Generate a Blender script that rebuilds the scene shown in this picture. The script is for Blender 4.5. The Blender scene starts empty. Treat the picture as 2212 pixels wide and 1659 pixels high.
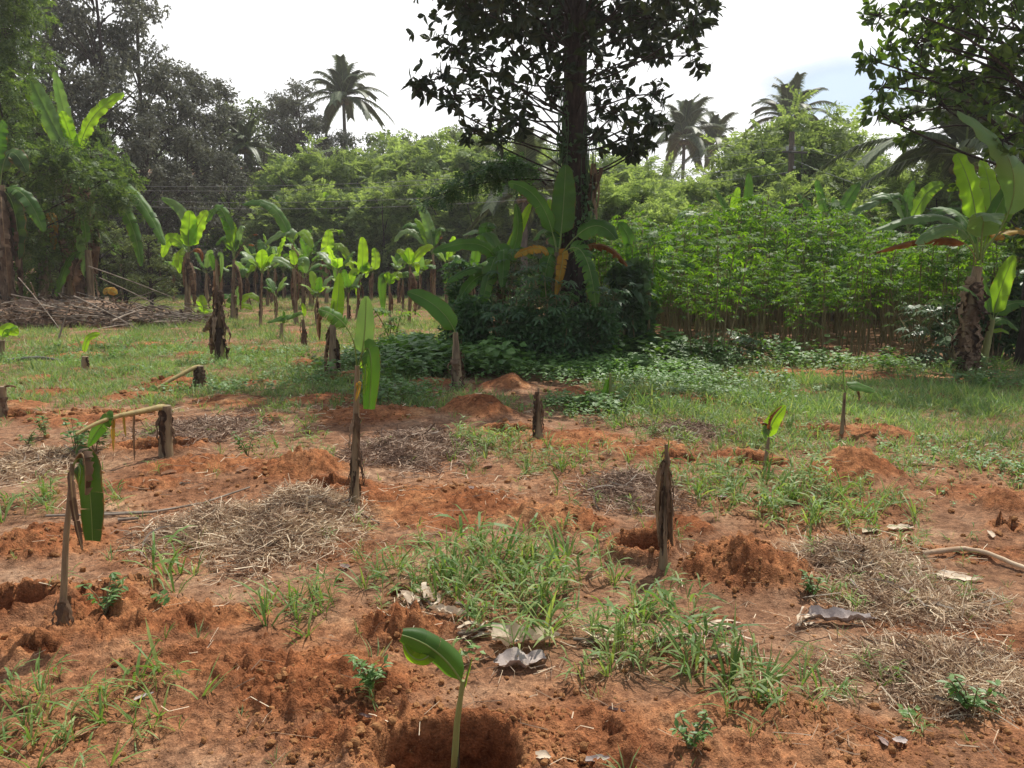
import bpy, math, random
import numpy as np
R = np.random.default_rng(7)
random.seed(7)
sc = bpy.context.scene
col = sc.collection
# ------------------------------------------------------------------ camera geometry
F, CX, CY, EYE = 1770.0, 1106.0, 829.5, 1.5
TH = math.atan(249.5 / F)
def ray(px, py):
    a, b = (px - CX) / F, -(py - CY) / F
    return np.array([a, math.cos(TH) + b * math.sin(TH), -math.sin(TH) + b * math.cos(TH)])
def pt(px, py, Y):
    d = ray(px, py)
    return np.array([0, 0, EYE]) + d * (Y / d[1])
def flat(px, py):
    d = ray(px, max(py, 596))
    return np.array([0, 0, EYE]) + d * (-EYE / d[2])
# ------------------------------------------------------------------ noise
def _h(ix, iy, s):
    n = (ix * 374761393 + iy * 668265263 + s * 982451653) & 0x7fffffff
    n = ((n ^ (n >> 13)) * 1274126177) & 0x7fffffff
    n = ((n ^ (n >> 16)) * 1103515245) & 0x7fffffff
    return ((n >> 8) & 0xffff) / 65535.0
def vn(x, y, s=0):
    x = np.asarray(x, float); y = np.asarray(y, float)
    ix = np.floor(x).astype(np.int64); iy = np.floor(y).astype(np.int64)
    fx = x - ix; fy = y - iy
    ux = fx * fx * fx * (fx * (6 * fx - 15) + 10); uy = fy * fy * fy * (fy * (6 * fy - 15) + 10)
    a = _h(ix, iy, s); b = _h(ix + 1, iy, s); c = _h(ix, iy + 1, s); d = _h(ix + 1, iy + 1, s)
    return (a * (1 - ux) + b * ux) * (1 - uy) + (c * (1 - ux) + d * ux) * uy
def fbm(x, y, s=0, o=4, g=.5):
    t = 0; a = 1; n = 0
    x = np.asarray(x, float); y = np.asarray(y, float)
    for k in range(o):
        t = t + a * vn(x * 1.0, y * 1.0, s + k * 17); n += a
        x, y = x * 1.9 * .8 - y * 1.9 * .6 + 3.7, x * 1.9 * .6 + y * 1.9 * .8 + 1.3
        a *= g
    return t / n
def sstep(a, b, x):
    t = np.clip((x - a) / (b - a), 0, 1); return t * t * (3 - 2 * t)
# ------------------------------------------------------------------ mesh builder
class MB:
    def __init__(s): s.v = []; s.l = []; s.sz = []; s.m = []; s.uv = []; s.n = 0
    def add(s, v, f, mat=0, uv=None):
        v = np.asarray(v, float).reshape(-1, 3); f = np.asarray(f, np.int64)
        if f.ndim == 1: f = f[None]
        s.v.append(v); s.l.append((f + s.n).ravel()); s.sz.append(np.full(len(f), f.shape[1])); s.m.append(np.full(len(f), mat))
        s.uv.append(np.zeros((len(v), 2)) if uv is None else np.asarray(uv, float)); s.n += len(v)
        return s
    def inst(s, tv, tf, fr, T, S=1.0, mat=0, uv=None):
        """template verts tv, faces tf, frames fr (n,3,3; columns are axes), origins T, scales S"""
        n = len(T); tv = np.asarray(tv, float); S = np.broadcast_to(np.asarray(S, float).reshape(-1, 1, 1) if np.ndim(S) else np.full((1, 1, 1), S), (n, 1, 1))
        v = np.einsum('nij,kj->nki', fr, tv) * S + np.asarray(T)[:, None, :]
        k = len(tv); tf = np.asarray(tf, np.int64)
        f = (tf[None] + (np.arange(n) * k)[:, None, None]).reshape(-1, tf.shape[1])
        s.add(v.reshape(-1, 3), f, mat, None if uv is None else np.tile(uv, (n, 1)))
        return s
    def build(s, name, mats, parent=None, smooth=True, sub=None):
        me = bpy.data.meshes.new(name)
        if s.n:
            v = np.concatenate(s.v); l = np.concatenate(s.l); sz = np.concatenate(s.sz); m = np.concatenate(s.m); uv = np.concatenate(s.uv)
            me.vertices.add(len(v)); me.vertices.foreach_set('co', v.ravel().astype(np.float32))
            me.loops.add(len(l)); me.loops.foreach_set('vertex_index', l.astype(np.int32))
            me.polygons.add(len(sz)); st = np.concatenate([[0], np.cumsum(sz)[:-1]])
            me.polygons.foreach_set('loop_start', st.astype(np.int32)); me.polygons.foreach_set('loop_total', sz.astype(np.int32))
            me.polygons.foreach_set('material_index', m.astype(np.int32))
            u = me.uv_layers.new(name='UVMap'); u.data.foreach_set('uv', uv[l].ravel().astype(np.float32))
            me.polygons.foreach_set('use_smooth', np.full(len(sz), bool(smooth)))
            me.update(calc_edges=True); me.validate()
        for mt in (mats if isinstance(mats, (list, tuple)) else [mats]): me.materials.append(mt)
        o = bpy.data.objects.new(name, me); col.objects.link(o)
        if parent is not None: o.parent = parent
        return o
def tag(o, label=None, cat=None, group=None, kind=None):
    for k, v in (('label', label), ('category', cat), ('group', group), ('kind', kind)):
        if v: o[k] = v
    return o
def thing(name, label, cat, loc, rz=0.0, group=None, scale=1.0):
    o = bpy.data.objects.new(name, None); col.objects.link(o); o.empty_display_size = .1
    o.location = [float(c) for c in loc]; o.rotation_euler = (0, 0, rz); o.scale = (scale,) * 3 if np.ndim(scale) == 0 else scale
    return tag(o, label, cat, group)
def dup(root, loc, rz=0., scale=1., label=None, group=None):
    r = root.copy(); col.objects.link(r); r.location = [float(c) for c in loc]; r.rotation_euler = (0, 0, rz)
    r.scale = (scale,) * 3 if np.ndim(scale) == 0 else scale
    if label: r['label'] = label
    if group: r['group'] = group
    for ch in list(root.children):
        c = ch.copy(); col.objects.link(c); c.parent = r
        for g in list(ch.children):
            d = g.copy(); col.objects.link(d); d.parent = c
    return r
def nrm(v):
    v = np.asarray(v, float); return v / np.maximum(np.linalg.norm(v, axis=-1, keepdims=True), 1e-9)
def frames(d, up, roll=None):
    """columns x (width), y (length = d), z (face normal, near up)"""
    y = nrm(d); up = np.broadcast_to(np.asarray(up, float), y.shape)
    x = np.cross(y, up); bad = np.linalg.norm(x, axis=-1) < 1e-3
    x[bad] = np.array([1., 0, 0]); x = nrm(x); z = np.cross(x, y)
    if roll is not None:
        c, s_ = np.cos(roll)[:, None], np.sin(roll)[:, None]
        x, z = x * c + z * s_, z * c - x * s_
    return np.stack([x, y, z], axis=-1)
def rdir(n, rng=R):
    v = rng.normal(size=(n, 3)); return nrm(v)
def tube(mb, pts, rad, ns=7, mat=0, cap=True, wob=0.0, rng=R):
    pts = np.asarray(pts, float); n = len(pts); rad = np.broadcast_to(np.asarray(rad, float), (n,))
    tg = nrm(np.gradient(pts, axis=0)); ref = np.array([0, 0, 1.]) if abs(tg[:, 2]).mean() < .8 else np.array([1., 0, 0])
    x = nrm(np.cross(tg, ref)); y = np.cross(tg, x)
    a = np.arange(ns) / ns * 2 * math.pi
    rr = rad[:, None] * (1 + (rng.uniform(-wob, wob, (n, ns)) if wob else 0))
    v = pts[:, None] + (x[:, None] * np.cos(a)[None, :, None] + y[:, None] * np.sin(a)[None, :, None]) * rr[..., None]
    i = np.arange(n - 1)[:, None] * ns; j = np.arange(ns)[None]; k = (j + 1) % ns
    f = np.stack([i + j, i + k, i + ns + k, i + ns + j], -1).reshape(-1, 4)
    L = np.concatenate([[0], np.cumsum(np.linalg.norm(np.diff(pts, axis=0), axis=1))])
    uv = np.stack([np.broadcast_to(a[None] / 6.28, (n, ns)), np.broadcast_to(L[:, None], (n, ns))], -1).reshape(-1, 2)
    mb.add(v.reshape(-1, 3), f, mat, uv)
    if cap:
        mb.add(v[-1], np.arange(ns)[None], mat); mb.add(v[0], np.arange(ns)[None, ::-1], mat)
    return mb
def bez(a, m, b, t):
    a, m, b = (np.asarray(q, float) for q in (a, m, b)); c = 2 * m - (a + b) / 2; t = np.asarray(t)[:, None]
    return a * (1 - t) ** 2 + c * 2 * t * (1 - t) + b * t * t
# ------------------------------------------------------------------ materials
def newmat(name):
    m = bpy.data.materials.new(name); m.use_nodes = True; nt = m.node_tree; nt.nodes.clear()
    out = nt.nodes.new('ShaderNodeOutputMaterial')
    def N(t, **kw):
        n = nt.nodes.new('ShaderNode' + t)
        for k, v in kw.items():
            if k.startswith('i_'):
                kk = k[2:]; kk = int(kk) if kk.isdigit() else kk.replace('_', ' ')
                n.inputs[kk].default_value = v
            else: setattr(n, k, v)
        return n
    def K(a, b): nt.links.new(a, b)
    return m, nt, out, N, K
def ramp(N, K, fac, stops):
    r = N('ValToRGB'); e = r.color_ramp.elements
    while len(e) < len(stops): e.new(.5)
    for q, (p, c) in zip(e, stops): q.position = p; q.color = (*c, 1)
    K(fac, r.inputs[0]); return r.outputs[0]
def mulcol(N, K, a, b, blend='MULTIPLY', fac=1.0):
    m = N('MixRGB', blend_type=blend); m.inputs[0].default_value = fac
    for s_, v in ((1, a), (2, b)):
        if isinstance(v, tuple): m.inputs[s_].default_value = (*v, 1)
        else: K(v, m.inputs[s_])
    return m.outputs[0]
def leafmat(name, stops, tr=(1.0, 1.15, .55), trans=.4, gloss=.06, rough=.4, nscale=.35, namp=.5, veins=False, brown=0.0):
    m, nt, out, N, K = newmat(name)
    geo = N('NewGeometry'); tc = N('TexCoord')
    c = ramp(N, K, geo.outputs['Random Per Island'], stops)
    no = N('TexNoise', i_Scale=nscale, i_Detail=3.0); K(tc.outputs['Object'], no.inputs['Vector'])
    v = ramp(N, K, no.outputs['Fac'], [(.3, (1 - namp,) * 3), (.7, (1 + namp * .45,) * 3)])
    c = mulcol(N, K, c, v)
    bump = None
    if veins:
        uv = N('UVMap'); w = N('TexWave', wave_type='BANDS', bands_direction='Y', i_Scale=11.0, i_Distortion=1.2, i_Detail=2.0); w.inputs['Detail Scale'].default_value = 1.5
        K(uv.outputs[0], w.inputs['Vector'])
        c = mulcol(N, K, c, ramp(N, K, w.outputs['Fac'], [(0, (.86,) * 3), (1, (1.06,) * 3)]))
        b = N('Bump', i_Strength=.12, i_Distance=.006); K(w.outputs['Fac'], b.inputs['Height']); bump = b.outputs[0]
        n2 = N('TexNoise', i_Scale=3.0, i_Detail=4.0); K(uv.outputs[0], n2.inputs['Vector'])
        sx = N('SeparateXYZ'); K(uv.outputs[0], sx.inputs[0])
        ab = N('Math', operation='ABSOLUTE'); K(sx.outputs[0], ab.inputs[0])
        ad = N('Math', operation='MULTIPLY_ADD', i_1=.55, i_2=-.30); K(n2.outputs['Fac'], ad.inputs[0])
        su = N('Math', operation='ADD'); K(ab.outputs[0], su.inputs[0]); K(ad.outputs[0], su.inputs[1])
        fb = ramp(N, K, su.outputs[0], [(.97 - brown, (0, 0, 0)), (1.05 - brown if 1.05 - brown <= 1 else 1.0, (1, 1, 1))])
        mm = N('MixRGB'); K(fb, mm.inputs[0]); K(c, mm.inputs[1]); mm.inputs[2].default_value = (.16, .09, .035, 1); c = mm.outputs[0]
    d = N('BsdfDiffuse'); K(c, d.inputs[0])
    t = N('BsdfTranslucent'); K(mulcol(N, K, c, tr), t.inputs[0])
    mx = N('MixShader', i_0=trans); K(d.outputs[0], mx.inputs[1]); K(t.outputs[0], mx.inputs[2])
    g = N('BsdfGlossy', i_Roughness=rough); g.inputs[0].default_value = (1, 1, 1, 1)
    lw = N('LayerWeight', i_Blend=.5); pw_ = N('Math', operation='POWER', i_1=3.0); K(lw.outputs['Facing'], pw_.inputs[0])
    mn = N('Math', operation='MULTIPLY_ADD', i_1=gloss * 1.1, i_2=gloss * .22); K(pw_.outputs[0], mn.inputs[0])
    if bump is not None:
        for q in (d, t, g): K(bump, q.inputs['Normal'])
    m2 = N('MixShader'); K(mn.outputs[0], m2.inputs[0]); K(mx.outputs[0], m2.inputs[1]); K(g.outputs[0], m2.inputs[2]); K(m2.outputs[0], out.inputs[0])
    return m
def solidmat(name, stops, scale=6., rough=.85, stretch=(1, 1, 1), bump=.4, island=False, spec=.2, trans=0.0):
    m, nt, out, N, K = newmat(name)
    tc = N('TexCoord'); mp = N('Mapping'); mp.inputs['Scale'].default_value = stretch; K(tc.outputs['Object'], mp.inputs[0])
    no = N('TexNoise', i_Scale=scale, i_Detail=6.0, i_Roughness=.65); K(mp.outputs[0], no.inputs['Vector'])
    fac = no.outputs['Fac']
    if island:
        geo = N('NewGeometry'); ad = N('Math', operation='MULTIPLY_ADD', i_1=.65); ad.inputs[2].default_value = -.32; K(geo.outputs['Random Per Island'], ad.inputs[0])
        a2 = N('Math', operation='ADD'); K(ad.outputs[0], a2.inputs[0]); K(fac, a2.inputs[1]); fac = a2.outputs[0]
    c = ramp(N, K, fac, stops)
    p = N('BsdfPrincipled', i_Roughness=rough); K(c, p.inputs['Base Color']); p.inputs['Specular IOR Level'].default_value = spec
    b = N('Bump', i_Strength=bump, i_Distance=.02); K(no.outputs['Fac'], b.inputs['Height']); K(b.outputs[0], p.inputs['Normal'])
    if trans:
        t = N('BsdfTranslucent'); K(c, t.inputs[0]); mx = N('MixShader', i_0=trans); K(p.outputs[0], mx.inputs[1]); K(t.outputs[0], mx.inputs[2]); K(mx.outputs[0], out.inputs[0])
    else: K(p.outputs[0], out.inputs[0])
    return m
G3 = lambda a, b, c: [(0.0, a), (.5, b), (1.0, c)]
MAT = dict(
    ban_g=leafmat('banana_leaf_green', G3((.06, .15, .025), (.085, .19, .035), (.115, .235, .045)), tr=(1.8, 1.9, .55), trans=.40, gloss=.065, rough=.45, nscale=2., namp=.35, veins=True, brown=.05),
    ban_l=leafmat('banana_leaf_lime', G3((.16, .30, .03), (.20, .36, .035), (.25, .42, .05)), tr=(2.1, 2.05, .6), trans=.6, gloss=.05, rough=.45, nscale=2., namp=.3, veins=True, brown=.03),
    ban_p=leafmat('banana_leaf_pale', G3((.13, .24, .075), (.165, .275, .09), (.19, .30, .105)), tr=(1.6, 1.7, .8), trans=.42, gloss=.12, rough=.42, nscale=1.2, namp=.2, veins=True),
    ban_d=leafmat('banana_leaf_dry', G3((.10, .055, .032), (.19, .115, .07), (.30, .21, .14)), tr=(1.2, 1.0, .8), trans=.25, gloss=.03, rough=.6, nscale=5., namp=.5, veins=True),
    ban_y=leafmat('banana_leaf_yellow', G3((.42, .20, .02), (.48, .27, .03), (.5, .33, .05)), tr=(1.2, 1.0, .6), trans=.35, gloss=.05, rough=.5, nscale=4., namp=.4, veins=True, brown=.12),
    ban_o=leafmat('banana_leaf_rust', G3((.22, .075, .025), (.32, .13, .04), (.42, .20, .07)), tr=(1.3, 1.0, .6), trans=.4, gloss=.03, rough=.6, nscale=4., namp=.45, veins=True, brown=.1),
    midrib=solidmat('banana_midrib', [(.3, (.18, .26, .06)), (.7, (.30, .38, .12))], 8, .5, spec=.4, bump=.1, trans=.2),
    midrib_d=solidmat('banana_midrib_dry', [(.3, (.20, .12, .05)), (.7, (.38, .26, .14))], 14, .7),
    pstem=solidmat('banana_pseudostem', [(.25, (.085, .055, .035)), (.42, (.18, .125, .075)), (.58, (.29, .215, .125)), (.78, (.25, .23, .10))], 5, .6, (3, 3, .5), spec=.3),
    ban_k=leafmat('banana_leaf_olive', G3((.035, .075, .018), (.05, .10, .022), (.07, .13, .03)), tr=(1.6, 1.6, .5), trans=.22, gloss=.08, rough=.4, nscale=4., namp=.4, veins=True, brown=.1),
    pstem_g=solidmat('banana_green_stem', [(.3, (.14, .15, .05)), (.55, (.24, .25, .08)), (.75, (.28, .31, .10))], 5, .5, (3, 3, .4), spec=.35),
    sheath=solidmat('banana_dead_sheath', [(.22, (.05, .03, .02)), (.5, (.15, .092, .055)), (.8, (.34, .24, .155))], 14, .8, (2, 2, .35), trans=.12, island=True),
    bark=solidmat('tree_bark', [(.3, (.018, .013, .012)), (.55, (.05, .036, .03)), (.75, (.11, .08, .065))], 7, .9, (3, 3, .6), bump=.9),
    bark_g=solidmat('grey_bark', [(.3, (.08, .065, .055)), (.7, (.24, .2, .165))], 6, .9, (2, 2, .5)),
    stick=solidmat('dry_stick', [(.25, (.09, .068, .05)), (.5, (.21, .165, .125)), (.8, (.44, .37, .29))], 4, .85, island=True),
    straw=solidmat('straw', [(.12, (0.131, 0.075, 0.051)), (.45, (0.435, 0.290, 0.181)), (.88, (0.950, 0.797, 0.566))], 3, .8, island=True, bump=.1, trans=.15),
    straw_d=solidmat('old_straw', [(.12, (0.095, 0.057, 0.041)), (.45, (0.270, 0.176, 0.121)), (.88, (0.648, 0.486, 0.351))], 3, .85, island=True, bump=.1, trans=.1),
    dryleaf=solidmat('fallen_leaf', [(.2, (.2, .075, .035)), (.5, (.34, .17, .09)), (.8, (.5, .38, .29))], 9, .7, island=True, bump=.5, trans=.15),
    paleleaf=solidmat('dead_banana_leaf', [(.2, (0.330, 0.242, 0.165)), (.5, (0.638, 0.517, 0.374)), (.75, (0.814, 0.693, 0.550))], 9, .75, (0.950, 0.950, 0.950), bump=.6, island=True, trans=.15),
    grass=leafmat('grass_blade', G3((0.115, 0.213, 0.052), (0.178, 0.293, 0.081), (0.322, 0.402, 0.138)), tr=(1.5, 1.5, .65), trans=.42, gloss=.07, rough=.48, nscale=.9, namp=.3),
    grass_f=leafmat('field_grass', G3((0.132, 0.240, 0.078), (0.198, 0.324, 0.108), (0.360, 0.408, 0.180)), tr=(1.6, 1.6, .75), trans=.42, gloss=.09, rough=.5, nscale=.5, namp=.45),
    weed=leafmat('weed_leaf', G3((.095, .20, .05), (.15, .28, .07), (.22, .36, .10)), tr=(1.4, 1.5, .6), trans=.36, gloss=.10, rough=.45, nscale=.5, namp=.35),
    under=leafmat('undergrowth_leaf', G3((.05, .115, .042), (.085, .175, .062), (.13, .24, .09)), tr=(1.3, 1.4, .7), trans=.35, gloss=.12, rough=.4, nscale=1., namp=.35),
    feath_l=leafmat('darker_feathery_leaf', G3((.065, .115, .035), (.105, .175, .05), (.18, .26, .08)), tr=(1.6, 1.6, .7), trans=.4, gloss=.06, rough=.5, nscale=.5, namp=.45),  # darker and greener than the feathery leaf of the background rows
    cass=leafmat('cassava_leaf', G3((.05, .13, .02), (.10, .22, .028), (.19, .34, .045)), tr=(2.2, 2.1, .45), trans=.45, gloss=.05, rough=.45, nscale=.6, namp=.4),
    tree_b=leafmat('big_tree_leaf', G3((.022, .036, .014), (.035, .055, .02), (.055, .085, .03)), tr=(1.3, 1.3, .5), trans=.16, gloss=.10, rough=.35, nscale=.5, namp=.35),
    tree_r=leafmat('overhang_leaf', G3((0.039, 0.078, 0.018), (0.065, 0.124, 0.026), (0.143, 0.234, 0.046)), tr=(2.2, 2.1, .5), trans=.38, gloss=.08, rough=.4, nscale=.7, namp=.45),
    far_d=leafmat('hazed_forest_leaf', G3((0.078, 0.084, 0.062), (0.132, 0.142, 0.098), (0.228, 0.240, 0.174)), tr=(1.2, 1.2, .8), trans=.28, gloss=.10, rough=.45, nscale=.22, namp=.45),  # greyed and lightened: distance haze put into the leaf colour
    far_g=leafmat('forest_leaf', G3((.09, .125, .05), (.14, .19, .075), (.22, .27, .12)), tr=(1.6, 1.6, .75), trans=.4, gloss=.07, rough=.45, nscale=.25, namp=.45),
    feath=leafmat('feathery_leaf', G3((0.161, 0.230, 0.086), (0.241, 0.328, 0.121), (0.345, 0.437, 0.184)), tr=(1.7, 1.7, .85), trans=.48, gloss=.05, rough=.5, nscale=.4, namp=.4),
    palm=leafmat('palm_leaflet', G3((.08, .11, .05), (.12, .155, .07), (.20, .235, .12)), tr=(1.4, 1.4, .8), trans=.3, gloss=.10, rough=.45, nscale=.5, namp=.3),
    heart=leafmat('vine_leaf', G3((.055, .12, .045), (.09, .175, .065), (.14, .24, .10)), tr=(1.3, 1.4, .6), trans=.3, gloss=.16, rough=.4, nscale=1., namp=.3),
    cstem=solidmat('cassava_stem', [(.3, (.14, .105, .055)), (.55, (.25, .20, .10)), (.75, (.36, .30, .17))], 5, .7, (2, 2, .6)),
    pole=solidmat('concrete_pole', [(.3, (.09, .065, .055)), (.7, (.2, .16, .13))], 4, .9),
    metal=solidmat('dark_steel', [(.3, (.05, .045, .04)), (.7, (.13, .11, .1))], 9, .6, spec=.5),
    wire=solidmat('aluminium_wire', [(.3, (.22, .22, .22)), (.7, (.34, .34, .34))], 5, .6, spec=.2),
    porc=solidmat('porcelain', [(.3, (.5, .5, .48)), (.7, (.65, .65, .62))], 5, .3, spec=.5),
    hose=solidmat('grey_pipe', [(.3, (.12, .10, .09)), (.7, (.2, .18, .16))], 6, .6),
)
# ------------------------------------------------------------------ ground: mounds (px, py, half width px, depth/width, height m, bareness)
MOUNDS = [(1040, 905, 95, .9, .20, 1), (1095, 838, 58, .9, .16, 1), (1232, 858, 52, .9, .10, 1), (1375, 868, 45, .9, .06, .8), (930, 832, 55, .9, .08, 1),
 (1255, 962, 120, .9, .07, 1.0), (1835, 1040, 100, .8, .17, 1), (1605, 1000, 70, .8, .07, 1), (1900, 945, 85, .9, .08, .9), (1425, 985, 90, .8, .07, .95),
 (1610, 1245, 135, .75, .17, 1), (1470, 1150, 75, .7, .06, 1), (1200, 1135, 120, .7, .13, 1), (650, 1030, 120, .8, .15, 1), (900, 1085, 230, .5, .03, 1), (440, 1010, 140, .6, .05, 1),
 (375, 838, 75, .9, .10, 1), (285, 796, 35, .9, .06, 1), (195, 748, 45, .9, .10, 1), (170, 768, 60, .9, .06, 1), (810, 905, 140, .8, .08, 1), (690, 868, 85, .8, .06, 1), (655, 790, 35, 1, .10, 1),
 (750, 816, 80, .9, .05, 1), (560, 832, 40, 1, .04, .8), (40, 884, 60, 1, .07, .9), (200, 905, 150, .7, .06, .9), (90, 1180, 150, .65, .11, 1), (270, 1275, 80, .7, .03, .9), (330, 1345, 240, .5, .05, 1), (740, 1480, 240, .6, .05, 1),
 (890, 1370, 130, .6, .11, 1), (850, 1600, 220, .5, .02, 1), (420, 768, 30, 1, .06, 1), (90, 822, 50, 1, .05, .9), (560, 910, 90, .8, .02, .6), (1560, 940, 60, .8, .02, .8), (1000, 1110, 250, .5, .01, .9), (1850, 1100, 60, .8, .02, .6), (2130, 1080, 110, .7, .02, .75), (2170, 1110, 50, .8, .10, .9),
 (1240, 1600, 260, .5, .02, .9), (1700, 1600, 400, .4, .02, .7), (2090, 1200, 140, .5, .01, .7), (1180, 980, 60, .7, .01, .6), (720, 690, 30, 1, .04, .9), (560, 760, 45, .9, .07, 1), (330, 745, 45, .9, .06, 1), (700, 745, 35, 1, .06, .9), (880, 745, 40, 1, .05, .9), (480, 745, 30, 1, .05, .9), (110, 850, 70, .9, .05, 1), (500, 870, 90, .8, .05, 1), (300, 860, 70, .8, .05, .9), (640, 720, 30, 1, .05, .9), (820, 705, 40, 1, .04, .9), (940, 690, 30, 1, .04, .9), (1500, 870, 80, .8, .05, .9), (1700, 850, 70, .8, .03, .8), (1650, 920, 80, .8, .05, .9), (2000, 860, 70, .8, .03, .8), (1750, 805, 160, .4, .02, .9), (1980, 815, 150, .35, .02, .9), (905, 672, 20, 1, .05, .9), (1420, 800, 60, .6, .03, .7), (300, 1050, 100, .6, .03, .9), (1500, 1420, 120, .5, .01, .5), (450, 1450, 180, .5, .03, .9), (60, 1400, 120, .6, .06, 1)]
HOLES = [(25, 1325, 95, .75, .30), (215, 1312, 55, .6, .20), (1393, 1196, 72, .75, .36), (1105, 940, 60, .7, .20), (345, 972, 85, .6, .20), (725, 1062, 60, .6, .14), (985, 1650, 170, .62, .26), (1470, 1005, 35, .8, .12), (1560, 1335, 24, .7, .08), (1650, 1013, 50, .7, .12), (1795, 935, 55, .7, .12),
 (1320, 880, 40, .8, .10), (405, 838, 30, .8, .10), (1430, 870, 40, .8, .06), (185, 800, 40, .8, .06), (2180, 1150, 40, .8, .12), (30, 900, 50, .8, .10), (100, 1412, 40, .6, .03), (560, 1395, 16, .8, .05), (505, 1405, 12, .8, .05), (880, 1290, 20, .7, .02)]
def ell(l):
    o = []
    for q in l:
        p = flat(q[0], q[1]); a = q[2] * p[1] / F; o.append((p[0], p[1], a, a * q[3]) + tuple(q[4:]))
    return o
MO, HO = ell(MOUNDS), ell(HOLES)
def terrain(x, y):
    """height, bare-soil mask, pit mask"""
    x = np.asarray(x, float); y = np.asarray(y, float)
    h = .10 * (fbm(x * .22, y * .22, 5, 3) - .5) + .05 * (fbm(x * .9, y * .9, 9, 3) - .5)
    h = h * sstep(0, 4, np.abs(y) + 1)
    bare = np.zeros_like(h) + .55 * sstep(8.5, 3.0, y) * sstep(.36, .6, fbm(x * 1.1, y * 1.1, 31, 3))
    wx = x + .22 * (fbm(x * 2.3, y * 2.3, 41, 3) - .5); wy = y + .22 * (fbm(x * 2.3, y * 2.3, 47, 3) - .5)
    lump = fbm(x * 9, y * 9, 77, 4, .6) - .5
    l45 = 1 + .75 * (fbm(x * 4.5, y * 4.5, 51, 3) - .5)
    for (mx, my, a, b, hh, br) in MO:
        r = np.sqrt(((wx - mx) / a) ** 2 + ((wy - my) / b) ** 2)
        k = np.exp(-(r * 1.15) ** 2.6)
        h = h + hh * k * l45; bare = np.maximum(bare, br * sstep(1.25, .75, r))
    h = h + (.085 * lump) * (.35 + .65 * bare) * sstep(16, 5, y) * .55
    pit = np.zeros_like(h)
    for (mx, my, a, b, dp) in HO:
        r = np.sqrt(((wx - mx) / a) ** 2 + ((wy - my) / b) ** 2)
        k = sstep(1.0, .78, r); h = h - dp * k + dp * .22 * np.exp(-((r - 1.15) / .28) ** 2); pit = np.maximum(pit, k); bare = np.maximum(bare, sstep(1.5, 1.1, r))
    yy = np.maximum(y - 47, 0); h = h + .10 * yy * sstep(-2, -30, x) + .03 * yy
    return h, bare, pit
def hz(x, y): return float(terrain(np.array([x]), np.array([y]))[0][0])
def gnd(px, py):
    """point of the ground under a photo pixel"""
    p = flat(px, py)
    for _ in range(6):
        z = hz(p[0], p[1]); d = ray(px, max(py, 596)); t = (EYE - z) / -d[2]; p = np.array([0, 0, EYE]) + d * t
    p[2] = hz(p[0], p[1]); return p
def make_ground():
    ys = list(np.linspace(-25, -1, 13)) + list(np.linspace(-.5, 1.6, 8))
    y = 1.7
    while y < 700:
        ys.append(y); y += max(.0085, y * (.0042 if y < 9 else .009 if y < 26 else .03))
    ys = np.array(ys); w = np.where(ys < 1.6, 2.9, ys * .85 + 1.5)
    u = np.linspace(-1, 1, 860); u = np.sign(u) * (np.abs(u) ** 1.05)
    u = np.concatenate([[-14, -8, -4.5, -2.8, -2, -1.6, -1.3, -1.12], u, [1.12, 1.3, 1.6, 2, 2.8, 4.5, 8, 14]])
    X = (w[:, None] * u[None]); Y = np.broadcast_to(ys[:, None], X.shape)
    h, bare, pit = terrain(X, Y)
    nf = sstep(11, 4, Y); fine = (fbm(X * 34, Y * 34, 91, 3, .65) - .5) * .026 * (.4 + bare) * nf
    cr = np.abs(fbm(X * 15, Y * 15, 95, 4, .62) - .5) * 2; rough = .35 + .65 * sstep(.42, .62, fbm(X * 2.1, Y * 2.1, 97, 3)); h = h + fine + (.10 * cr ** 1.3 - .012) * bare * rough * nf
    # crumbly clods raised from the surface
    cl = vn(X * 26, Y * 26, 111); h = h + .028 * sstep(.66, .9, cl) * bare * sstep(10, 5, Y) * sstep(.35, .6, fbm(X * 2, Y * 2, 15, 2))
    n, k = X.shape; i = (np.arange(n - 1) * k)[:, None]; j = np.arange(k - 1)[None]
    f = np.stack([i + j, i + j + 1, i + k + j + 1, i + k + j], -1).reshape(-1, 4)
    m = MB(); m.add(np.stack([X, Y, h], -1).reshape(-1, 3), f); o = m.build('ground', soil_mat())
    at = o.data.color_attributes.new('soil', 'FLOAT_COLOR', 'POINT')
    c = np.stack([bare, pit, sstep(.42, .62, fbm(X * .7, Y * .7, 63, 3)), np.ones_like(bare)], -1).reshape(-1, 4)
    at.data.foreach_set('color', c.ravel().astype(np.float32)); tag(o, kind='structure')
    return o
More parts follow.
